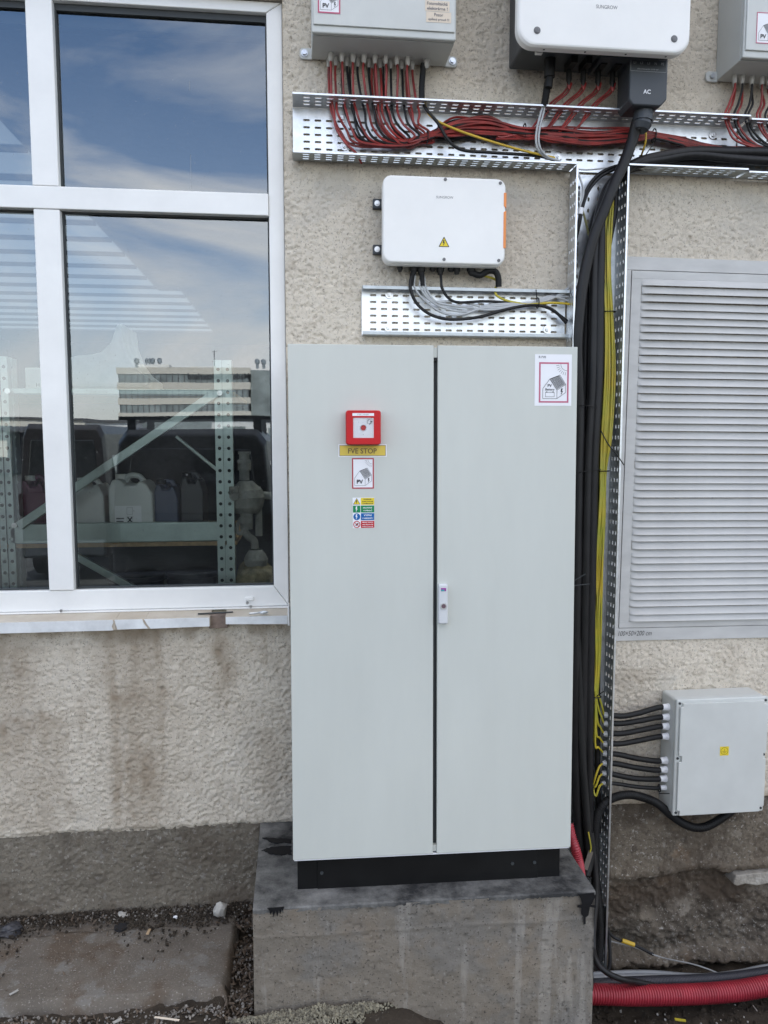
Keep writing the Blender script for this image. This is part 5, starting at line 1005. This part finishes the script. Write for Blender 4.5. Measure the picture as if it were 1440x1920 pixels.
m_ = MB(); a, b_ = at(20, 728, YR + .02), at(410, 742, YR + .02); m_.box(a.x, b_.x, YR + .0, YR + .04, b_.z, a.z); m_.build('shelf_beam', M_rack, RK, .006)
zsh = at(300, 1015, YR).z
m_ = MB(); m_.box(-1.9, -.28, YR + .01, YR + .9, zsh - .024, zsh - .003); m_.build('shelf_board', M_chip, RK, .002)
zsu = at(300, 728, YR).z
m_ = MB(); m_.box(-1.9, -.28, YR + .03, YR + .9, zsu - .03, zsu - .012); m_.build('shelf_board', M_chip, RK, .002)
for px, py in ((27, 985), (412, 737), (14, 733)):
    p = at(px, py, YR - .03); m_ = MB(); m_.cyl((p.x, YR - .034, p.z), (p.x, YR - .002, p.z), .012, n=12); m_.build('rack_bolt', M_steel, RK)
def jerrycan(px0, px1, pyt, Y, mat, label, cap=M_white, dep=.2, zb=zsh - .002):
    x0, x1 = at(px0, 950, Y).x, at(px1, 950, Y).x; zt_ = at((px0 + px1) / 2, pyt, Y).z; w_ = x1 - x0; h_ = zt_ - zb
    t_ = thing('jerrycan', label, 'jerrycan', ((x0 + x1) / 2, Y, zb))
    m_ = MB(); O = [(x0 + .012, zb), (x1 - .012, zb), (x1, zb + .015), (x1 - .002, zb + h_ * .72), (x1 - w_ * .16, zb + h_ * .90), (x0 + w_ * .70, zb + h_ * .93), (x0 + w_ * .62, zb + h_ * .86), (x0 + w_ * .36, zb + h_ * .86), (x0 + w_ * .28, zb + h_ * .95), (x0 + w_ * .10, zb + h_ * .95), (x0, zb + h_ * .80), (x0, zb + .015)]
    m_.prism(O, Y, Y + dep); bd = m_.build('body', mat, t_, .012, segs=3)
    m_ = MB(); m_.tube([(x0 + w_ * .28, Y + dep / 2, zb + h_ * .88), (x0 + w_ * .38, Y + dep / 2, zb + h_ * .99), (x0 + w_ * .6, Y + dep / 2, zb + h_ * .985), (x0 + w_ * .74, Y + dep / 2, zb + h_ * .88)], .013, 8); m_.build('handle', mat, t_)
    m_ = MB(); m_.cyl((x0 + w_ * .19, Y + dep / 2, zb + h_ * .94), (x0 + w_ * .19, Y + dep / 2, zb + h_ * 1.02), .026, n=14); m_.build('cap', cap, t_)
    return t_, x0, x1, zb, h_
jw, x0, x1, zb_, h_ = jerrycan(203, 287, 893, YR + .07, M_jugw, 'white plastic jerrycan with printed paper label on the rack shelf')
f = Flat(jw, YR + .068 - jw.location.y, (x0 + .028 - jw.location.x, .006)); lw, lh = .118, h_ * .52
f.rect('label', M_signw, 0, lw, 0, lh, 0); f.rect('label_field', mk('label_blue', (.10, .22, .38), .5), .006, lw * .38, .006, lh * .30, 1)
for k in range(7): f.rect('label_print', M_inkg, lw * .44, lw * (.70 + .25 * ((k * 37) % 10) / 10), lh * (.06 + k * .055), lh * (.075 + k * .055), 1)
for k in range(3): f.rect('label_print', M_inkg, .006, lw * (.3 + .02 * k), lh * (.42 + k * .09), lh * (.46 + k * .09), 1)
f.line('label_print', M_ink, [(lw * .48, lh * .50), (lw * .64, lh * .66)], .006, 2); f.line('label_print', M_ink, [(lw * .64, lh * .50), (lw * .48, lh * .66)], .006, 2); f.frame('label_print', M_inkg, lw * .45, lw * .67, lh * .47, lh * .69, .001, 2); f.frame('label_print', M_inkg, lw * .45, lw * .67, lh * .74, lh * .95, .001, 2); f.done()
jerrycan(36, 88, 896, YR + .10, M_jugp, 'dark purple jerrycan at the left end of the rack shelf', M_jugw)
jerrycan(134, 196, 900, YR + .12, M_jugw, 'milky white jerrycan behind the diagonal rack brace')
jerrycan(289, 334, 904, YR + .12, M_jugb, 'dark blue jerrycan right beside the labelled white jerrycan', M_black)
jerrycan(338, 382, 890, YR + .16, M_jugk, 'black jerrycan with round cap near the right rack upright', M_black)
# bag and carton on the upper shelf
t_ = thing('white_bag', 'large white plastic bag peaked at the top on the upper rack shelf', 'bag'); m_ = MB()
p0 = [(110, 728), (280, 728), (283, 712), (262, 696), (244, 672), (232, 640), (228, 606), (219, 606), (208, 640), (188, 660), (170, 664), (140, 667), (108, 676)]
O = [(at(x, y, YR + .12).x, at(x, y, YR + .12).z) for x, y in p0]; O = O[::-1] if sum((b_[0] - a[0]) * (b_[1] + a[1]) for a, b_ in zip(O, O[1:] + O[:1])) > 0 else O
m_.prism(O, YR + .12, YR + .45, .02); m_.build('film', mk('film', (.42, .44, .44), .5, var=.2, vs=14), t_, .01)
m_ = MB(); a, b_ = at(46, 689, YR + .1), at(108, 728, YR + .1); m_.box(a.x, b_.x, YR + .1, YR + .5, zsu - .01, a.z); cb = m_.build('carton', M_jugw, None, .004); tag(cb, 'white carton printed H 100 on the upper rack shelf at the left', 'carton')
p = at(76, 722, YR + .1); s_ = thing('sign', 'H 100 lettering sheet on the white carton behind the window', 'sign', (p.x, YR + .098, p.z)); f = Flat(s_, 0); f.text(M_inkg, 'H 100', .01, 0, h=.016, layer=0); f.done()
# buckets on the floor
for px, py, rr0, lab in ((330, 1096, .16, 'pale paint bucket lid low behind the window'), (255, 1075, .13, 'dark bucket on the floor behind the rack beam'), (360, 1068, .12, 'grey bucket standing right of the dark bucket')):
    p = at(px, py, YR + .25); t_ = thing('bucket', lab, 'bucket', (p.x, p.y, p.z - .3)); m_ = MB(); m_.lathe((p.x, p.y, p.z - .3), (0, 0, 1), [(0, rr0 * .85), (.27, rr0), (.275, rr0 * 1.05), (.295, rr0 * 1.05)], 24)
    m_.build('body', M_jugk if 'dark' in lab else M_dust, t_); m_ = MB(); m_.cyl((p.x, p.y, p.z - .008), (p.x, p.y, p.z), rr0 * 1.04, n=28); m_.build('lid', M_jugw if 'pale' in lab else M_roofg, t_)
# old dusty pump assembly
YP = .50
PU = thing('dusty_pump', 'dust covered upright pump with clamps and a bent pipe behind the right of the window', 'pump')
q = lambda px, py, dy=0: at(px, py, YP + dy)
def pc(name, a, b_, r0, r1=None, n=18, mat=M_dust): m_ = MB(); m_.cyl(a, b_, r0, r1, n); return m_.build(name, mat, PU, .004)
pc('pipe', q(458, 900), q(458, 852), .024); pc('clamp', q(458, 882), q(458, 866), .031, n=12); pc('flange', q(458, 852), q(458, 847), .029)
for dx in (-8, 8):
    a = q(458 + dx, 865, -.026); m_ = MB(); m_.cyl(a + Vector((0, -.016, 0)), a, .011, n=14); m_.build('clamp_bolt', M_dust, PU)
m_ = MB(); m_.lathe(q(462, 962), (0, 0, 1), [(0, .055), (.03, .078), (.075, .088), (.11, .075), (.135, .045), (.15, .03)], 22); m_.build('housing', M_dust, PU)
pc('side_flange', q(436, 928, -.02), q(424, 929, -.03), .020); pc('side_port', q(488, 928), q(512, 930), .018); pc('side_disc', q(480, 926), q(487, 927), .036)
pc('port', q(439, 930, -.02), q(439, 930, -.10), .022); pc('port_cap', q(439, 924, -.09), q(439, 912, -.09), .022)
pc('neck', q(462, 962), q(462, 992), .030); m_ = MB(); a, b_ = q(450, 958, -.05), q(474, 982, -.05); m_.box(a.x, b_.x, YP - .05, YP - .02, b_.z, a.z); m_.build('clamp_plate', M_dust, PU, .004)
for dx in (-7, 8):
    a = q(462 + dx, 971, -.05); m_ = MB(); m_.cyl(a + Vector((0, -.014, 0)), a, .010, n=14); m_.build('clamp_bolt', M_dust, PU)
m_ = MB(); m_.tube([q(452, 972, -.02), q(445, 985, -.02), q(445, 997, -.02), q(452, 1000, -.02), q(458, 990, -.02)], .010, 10); m_.build('hose_loop', M_dust, PU)
m_ = MB(); m_.tube([q(458, 996, -.01), q(466, 1006, -.01), q(476, 1014, -.01), q(478, 1028, -.01)], .018, 12); m_.build('bent_pipe', M_dust, PU)
m_ = MB(); m_.lathe(q(480, 1060), (0, 0, 1), [(0, .052), (.03, .056), (.055, .045), (.075, .03)], 16); m_.build('foot', M_dust, PU)
m_ = MB(); a, b_ = q(478, 945, .04), q(492, 1005, .04); m_.box(a.x, b_.x, YP + .03, YP + .06, b_.z, a.z); m_.build('rail', M_dust, PU, .004)
def rock(name, c, sx_, sy_, sz_, mat, seed, sub=3, amp=.25, flat=None):
    bm_ = bmesh.new(); bmesh.ops.create_icosphere(bm_, subdivisions=sub, radius=1); r2 = random.Random(seed); ph = [r2.uniform(0, 6.3) for _ in range(9)]
    for v in bm_.verts:
        x, y, z = v.co; d = 1 + amp * (math.sin(2.3 * x + ph[0]) * math.cos(1.9 * y + ph[1]) + .6 * math.sin(4.1 * z + ph[2] + 2 * x) + .35 * math.sin(7 * y + ph[3] + 3 * z))
        v.co = (v.co.x * d * sx_, v.co.y * d * sy_, v.co.z * d * sz_)
    me = bpy.data.meshes.new(name); bm_.to_mesh(me); bm_.free(); me.materials.append(mat); o = bpy.data.objects.new(name, me); COL.objects.link(o); o.location = c; o.rotation_euler = (r2.uniform(-.3, .3), r2.uniform(-.3, .3), r2.uniform(0, 6)); return o
o = rock('stone_block', q(478, 1088, .02), .125, .10, .10, M_wool, 4, 4, .12); tag(o, 'rough yellowish stone block carrying the dusty pump behind the window', 'stone block')

# ------------------------------------------------------------------ debris on the ground at the left
def gz(px, py, z=.0): return atz(px, py, z)
def place(name, label, cat, px, py, z, sx_, sy_, sz_, mat, seed, sub=2, amp=.25):
    o = rock(name, gz(px, py, z), sx_, sy_, sz_, mat, seed, sub, amp); return tag(o, label, cat)
place('stone', 'angular pale stone standing on the slab near the left edge of the concrete block', 'stone', 413, 1706, .028, .030, .024, .032, M_stone, 8, 2, .22)
place('stone', 'flat round pale stone chip by the wall foot above the dark drain hole', 'stone', 231, 1716, .008, .020, .016, .009, M_stone, 9)
place('stone', 'small white stone chip on the slab between the wall and the drain hole', 'stone', 328, 1720, .006, .011, .008, .006, M_signw, 10)
for i, (px, py, lab) in enumerate(((293, 1717, 'tiny white splinter beside the small white chip'), (137, 1713, 'tiny pale pebble by the wall foot at far left'))): place('pebble', lab, 'pebble', px, py, .004, .007, .004, .004, M_stone, 20 + i)
p = gz(226, 1738, .006); m_ = MB(); m_.cyl((p.x, p.y, .0), (p.x, p.y, .0085), .024, n=24); tag(m_.build('drain_hole', M_ink), 'dark round drain hole in the old concrete slab', 'drain hole')
def stick(label, a, b_, z, w_, mat, name='splinter'):
    p, q_ = gz(*a, z), gz(*b_, z); m_ = MB(); m_.bar(p, q_, w_, w_ * .4, (0, 0, 1)); tag(m_.build(name, mat, None, w_ * .1), label, 'splinter')
stick('white plastic sliver lying on the slab at lower left', (18, 1865), (34, 1856), .010, .008, M_stone)
stick('bright white shard at the bottom edge of the slab', (212, 1918), (228, 1910), .006, .010, M_stone)
stick('thin pale stick lying along the bottom edge of the slab', (290, 1907), (336, 1913), .006, .007, M_cream)
stick('small tan splinter on the slab right of the drain hole', (276, 1752), (281, 1742), .012, .011, M_chip)
stick('yellow scrap of cable sleeve on the soil below the red conduit', (1265, 1911), (1286, 1914), -.40, .012, M_yg, 'scrap')
stick('pale splinter on the soil at the lower right edge', (1412, 1885), (1420, 1896), -.42, .004, M_grit)
place('black_sack', 'crumpled black scrap with leaves at the far left of the slab', 'scrap', 14, 1745, .01, .05, .04, .02, M_jugk, 31, 3, .3)
# leaf litter, gravel and rubble: uncountable
def scatter(name, kind, mat, n_, pick, size, flat=False):
    m_ = MB(); r2 = random.Random(hash(name) % 1000 if False else len(name) * 7 + n_)
    for _ in range(n_):
        c = pick(r2); s_ = size * r2.uniform(.45, 1.25); a = r2.uniform(0, 6.3); rot = Euler((r2.uniform(-.9, .9) if flat else r2.uniform(0, 6), r2.uniform(-.9, .9) if flat else r2.uniform(0, 6), a)).to_matrix()
        if flat:
            L_ = [(-1.3, 0, .1), (-.4, .38, -.05), (.5, .32, .05), (1.3, 0, .25), (.5, -.32, .05), (-.4, -.38, -.05)]; m_.add([c + rot @ (Vector(v) * s_) for v in L_], [(0, 1, 2, 3), (0, 3, 4, 5)])
        else:
            V = [(1, 0, .2), (-.2, 1, .1), (-1, -.1, -.2), (.1, -1, 0), (.1, .1, .75), (0, -.1, -.75)]; V = [(x * r2.uniform(.7, 1.2), y * r2.uniform(.7, 1.2), z * r2.uniform(.7, 1.2)) for x, y, z in V]
            m_.add([c + rot @ (Vector(v) * s_) for v in V], [(0, 1, 4), (1, 2, 4), (2, 3, 4), (3, 0, 4), (1, 0, 5), (2, 1, 5), (3, 2, 5), (0, 3, 5)])
    o = m_.build(name, mat); tag(o, kind=('stuff')); o['label'] = kind; o['category'] = name.replace('_', ' '); return o
GH = lambda x, y: float(gh(np.array([x]), np.array([y]))[0])
def pgrav(r2):
    x = .0 + r2.uniform(-.20, .24) + r2.gauss(0, .03); e = max(.12, 1 - ((x - .03) / .27) ** 2) * (.75 + .35 * math.sin(x * 31) * math.sin(x * 17 + 1)); y = -.608 - abs(r2.gauss(0, .048)) * e - .01 * r2.random(); return Vector((x, y, max(GH(x, y) + .003, -.052 + .032 * e * math.exp(-(y + .615) ** 2 / .005)) + r2.uniform(0, .010)))
scatter('gravel', 'pale yellow gravel heap against the foot of the concrete block', M_gravel, 2300, pgrav, .0070)
def pgap(r2): x = r2.uniform(-.265, -.175); y = r2.uniform(-.62, -.01); return Vector((x, y, -.075 + r2.uniform(0, .03) + .03 * (y > -.15)))
scatter('leaf_litter', 'dry brown leaves in the gap between slab and concrete block', M_leaf, 420, pgap, .011, True)
scatter('gap_rubble', 'grit and stones in the gap beside the concrete block', M_grit, 260, pgap, .007)
def pfoot(r2):
    x = r2.uniform(-1.6, -.2); y = -.02 - abs(r2.gauss(0, .035)); return Vector((x, y, .004 + r2.uniform(0, .006)))
scatter('rubble', 'crumbs of render and grit along the foot of the wall', M_grit, 520, pfoot, .0045)
def pband(r2):
    x = r2.uniform(-1.7, -.22); y = -.01 - abs(r2.gauss(0, .06)) * (1.2 + .6 * math.sin(x * 9)); return Vector((x, y, .004 + r2.uniform(0, .005)))
scatter('wall_foot_soil', 'dark soil crumbs packed along the foot of the wall', M_dirt, 1800, pband, .0075)
def pslab(r2):
    x = r2.uniform(-1.6, -.3); y = r2.uniform(-.52, -.05); return Vector((x, y, .007))
scatter('slab_grit', 'fine grit strewn over the old slab', M_grit, 380, pslab, .0032)
scatter('slab_leaves', 'a few dry leaf bits strewn over the old slab', M_leaf, 40, pslab, .008, True)
scatter('wall_foot_leaves', 'bits of dry leaf along the foot of the wall', M_leaf, 130, pfoot, .009, True)
def pedge(r2):
    x = r2.uniform(-1.7, -.2); y = -.535 - abs(r2.gauss(0, .05)); return Vector((x, y, GH(x, y) + .006))
scatter('edge_rubble', 'grit and small stones along the front edge of the slab', M_grit, 700, pedge, .006); scatter('edge_leaves', 'dry leaf bits along the front edge of the slab', M_leaf, 200, pedge, .012, True)
def pright(r2):
    x = r2.uniform(1.05, 2.4); y = r2.uniform(-.75, .0); return Vector((x, y, GH(x, y) + .004))
scatter('soil_stones', 'small stones and crumbs on the dark soil of the trench', M_dirt, 900, pright, .012); scatter('soil_chips', 'pale chips scattered on the soil of the trench', M_stone, 120, pright, .006)
# ledge stone at the right edge
m_ = MB(); a, b_ = at(1375, 1641, -.02), at(1440, 1652, -.02); zl0, zl1 = b_.z - .008, a.z; m_.prism([(a.x, zl0 + .006), (a.x + .02, zl0 - .006), (a.x + .06, zl0 + .002), (a.x + .11, zl0 - .010), (a.x + .2, zl0), (a.x + .6, zl0 - .006), (a.x + .6, zl1), (a.x + .1, zl1 + .003), (a.x + .012, zl1 - .002)], -.022, .05); tag(m_.build('ledge_stone', M_ledge, None, .006), 'pale broken ledge stone set in the wall foot at the right edge', 'stone')

# ------------------------------------------------------------------ the yard in front, seen mirrored in the window
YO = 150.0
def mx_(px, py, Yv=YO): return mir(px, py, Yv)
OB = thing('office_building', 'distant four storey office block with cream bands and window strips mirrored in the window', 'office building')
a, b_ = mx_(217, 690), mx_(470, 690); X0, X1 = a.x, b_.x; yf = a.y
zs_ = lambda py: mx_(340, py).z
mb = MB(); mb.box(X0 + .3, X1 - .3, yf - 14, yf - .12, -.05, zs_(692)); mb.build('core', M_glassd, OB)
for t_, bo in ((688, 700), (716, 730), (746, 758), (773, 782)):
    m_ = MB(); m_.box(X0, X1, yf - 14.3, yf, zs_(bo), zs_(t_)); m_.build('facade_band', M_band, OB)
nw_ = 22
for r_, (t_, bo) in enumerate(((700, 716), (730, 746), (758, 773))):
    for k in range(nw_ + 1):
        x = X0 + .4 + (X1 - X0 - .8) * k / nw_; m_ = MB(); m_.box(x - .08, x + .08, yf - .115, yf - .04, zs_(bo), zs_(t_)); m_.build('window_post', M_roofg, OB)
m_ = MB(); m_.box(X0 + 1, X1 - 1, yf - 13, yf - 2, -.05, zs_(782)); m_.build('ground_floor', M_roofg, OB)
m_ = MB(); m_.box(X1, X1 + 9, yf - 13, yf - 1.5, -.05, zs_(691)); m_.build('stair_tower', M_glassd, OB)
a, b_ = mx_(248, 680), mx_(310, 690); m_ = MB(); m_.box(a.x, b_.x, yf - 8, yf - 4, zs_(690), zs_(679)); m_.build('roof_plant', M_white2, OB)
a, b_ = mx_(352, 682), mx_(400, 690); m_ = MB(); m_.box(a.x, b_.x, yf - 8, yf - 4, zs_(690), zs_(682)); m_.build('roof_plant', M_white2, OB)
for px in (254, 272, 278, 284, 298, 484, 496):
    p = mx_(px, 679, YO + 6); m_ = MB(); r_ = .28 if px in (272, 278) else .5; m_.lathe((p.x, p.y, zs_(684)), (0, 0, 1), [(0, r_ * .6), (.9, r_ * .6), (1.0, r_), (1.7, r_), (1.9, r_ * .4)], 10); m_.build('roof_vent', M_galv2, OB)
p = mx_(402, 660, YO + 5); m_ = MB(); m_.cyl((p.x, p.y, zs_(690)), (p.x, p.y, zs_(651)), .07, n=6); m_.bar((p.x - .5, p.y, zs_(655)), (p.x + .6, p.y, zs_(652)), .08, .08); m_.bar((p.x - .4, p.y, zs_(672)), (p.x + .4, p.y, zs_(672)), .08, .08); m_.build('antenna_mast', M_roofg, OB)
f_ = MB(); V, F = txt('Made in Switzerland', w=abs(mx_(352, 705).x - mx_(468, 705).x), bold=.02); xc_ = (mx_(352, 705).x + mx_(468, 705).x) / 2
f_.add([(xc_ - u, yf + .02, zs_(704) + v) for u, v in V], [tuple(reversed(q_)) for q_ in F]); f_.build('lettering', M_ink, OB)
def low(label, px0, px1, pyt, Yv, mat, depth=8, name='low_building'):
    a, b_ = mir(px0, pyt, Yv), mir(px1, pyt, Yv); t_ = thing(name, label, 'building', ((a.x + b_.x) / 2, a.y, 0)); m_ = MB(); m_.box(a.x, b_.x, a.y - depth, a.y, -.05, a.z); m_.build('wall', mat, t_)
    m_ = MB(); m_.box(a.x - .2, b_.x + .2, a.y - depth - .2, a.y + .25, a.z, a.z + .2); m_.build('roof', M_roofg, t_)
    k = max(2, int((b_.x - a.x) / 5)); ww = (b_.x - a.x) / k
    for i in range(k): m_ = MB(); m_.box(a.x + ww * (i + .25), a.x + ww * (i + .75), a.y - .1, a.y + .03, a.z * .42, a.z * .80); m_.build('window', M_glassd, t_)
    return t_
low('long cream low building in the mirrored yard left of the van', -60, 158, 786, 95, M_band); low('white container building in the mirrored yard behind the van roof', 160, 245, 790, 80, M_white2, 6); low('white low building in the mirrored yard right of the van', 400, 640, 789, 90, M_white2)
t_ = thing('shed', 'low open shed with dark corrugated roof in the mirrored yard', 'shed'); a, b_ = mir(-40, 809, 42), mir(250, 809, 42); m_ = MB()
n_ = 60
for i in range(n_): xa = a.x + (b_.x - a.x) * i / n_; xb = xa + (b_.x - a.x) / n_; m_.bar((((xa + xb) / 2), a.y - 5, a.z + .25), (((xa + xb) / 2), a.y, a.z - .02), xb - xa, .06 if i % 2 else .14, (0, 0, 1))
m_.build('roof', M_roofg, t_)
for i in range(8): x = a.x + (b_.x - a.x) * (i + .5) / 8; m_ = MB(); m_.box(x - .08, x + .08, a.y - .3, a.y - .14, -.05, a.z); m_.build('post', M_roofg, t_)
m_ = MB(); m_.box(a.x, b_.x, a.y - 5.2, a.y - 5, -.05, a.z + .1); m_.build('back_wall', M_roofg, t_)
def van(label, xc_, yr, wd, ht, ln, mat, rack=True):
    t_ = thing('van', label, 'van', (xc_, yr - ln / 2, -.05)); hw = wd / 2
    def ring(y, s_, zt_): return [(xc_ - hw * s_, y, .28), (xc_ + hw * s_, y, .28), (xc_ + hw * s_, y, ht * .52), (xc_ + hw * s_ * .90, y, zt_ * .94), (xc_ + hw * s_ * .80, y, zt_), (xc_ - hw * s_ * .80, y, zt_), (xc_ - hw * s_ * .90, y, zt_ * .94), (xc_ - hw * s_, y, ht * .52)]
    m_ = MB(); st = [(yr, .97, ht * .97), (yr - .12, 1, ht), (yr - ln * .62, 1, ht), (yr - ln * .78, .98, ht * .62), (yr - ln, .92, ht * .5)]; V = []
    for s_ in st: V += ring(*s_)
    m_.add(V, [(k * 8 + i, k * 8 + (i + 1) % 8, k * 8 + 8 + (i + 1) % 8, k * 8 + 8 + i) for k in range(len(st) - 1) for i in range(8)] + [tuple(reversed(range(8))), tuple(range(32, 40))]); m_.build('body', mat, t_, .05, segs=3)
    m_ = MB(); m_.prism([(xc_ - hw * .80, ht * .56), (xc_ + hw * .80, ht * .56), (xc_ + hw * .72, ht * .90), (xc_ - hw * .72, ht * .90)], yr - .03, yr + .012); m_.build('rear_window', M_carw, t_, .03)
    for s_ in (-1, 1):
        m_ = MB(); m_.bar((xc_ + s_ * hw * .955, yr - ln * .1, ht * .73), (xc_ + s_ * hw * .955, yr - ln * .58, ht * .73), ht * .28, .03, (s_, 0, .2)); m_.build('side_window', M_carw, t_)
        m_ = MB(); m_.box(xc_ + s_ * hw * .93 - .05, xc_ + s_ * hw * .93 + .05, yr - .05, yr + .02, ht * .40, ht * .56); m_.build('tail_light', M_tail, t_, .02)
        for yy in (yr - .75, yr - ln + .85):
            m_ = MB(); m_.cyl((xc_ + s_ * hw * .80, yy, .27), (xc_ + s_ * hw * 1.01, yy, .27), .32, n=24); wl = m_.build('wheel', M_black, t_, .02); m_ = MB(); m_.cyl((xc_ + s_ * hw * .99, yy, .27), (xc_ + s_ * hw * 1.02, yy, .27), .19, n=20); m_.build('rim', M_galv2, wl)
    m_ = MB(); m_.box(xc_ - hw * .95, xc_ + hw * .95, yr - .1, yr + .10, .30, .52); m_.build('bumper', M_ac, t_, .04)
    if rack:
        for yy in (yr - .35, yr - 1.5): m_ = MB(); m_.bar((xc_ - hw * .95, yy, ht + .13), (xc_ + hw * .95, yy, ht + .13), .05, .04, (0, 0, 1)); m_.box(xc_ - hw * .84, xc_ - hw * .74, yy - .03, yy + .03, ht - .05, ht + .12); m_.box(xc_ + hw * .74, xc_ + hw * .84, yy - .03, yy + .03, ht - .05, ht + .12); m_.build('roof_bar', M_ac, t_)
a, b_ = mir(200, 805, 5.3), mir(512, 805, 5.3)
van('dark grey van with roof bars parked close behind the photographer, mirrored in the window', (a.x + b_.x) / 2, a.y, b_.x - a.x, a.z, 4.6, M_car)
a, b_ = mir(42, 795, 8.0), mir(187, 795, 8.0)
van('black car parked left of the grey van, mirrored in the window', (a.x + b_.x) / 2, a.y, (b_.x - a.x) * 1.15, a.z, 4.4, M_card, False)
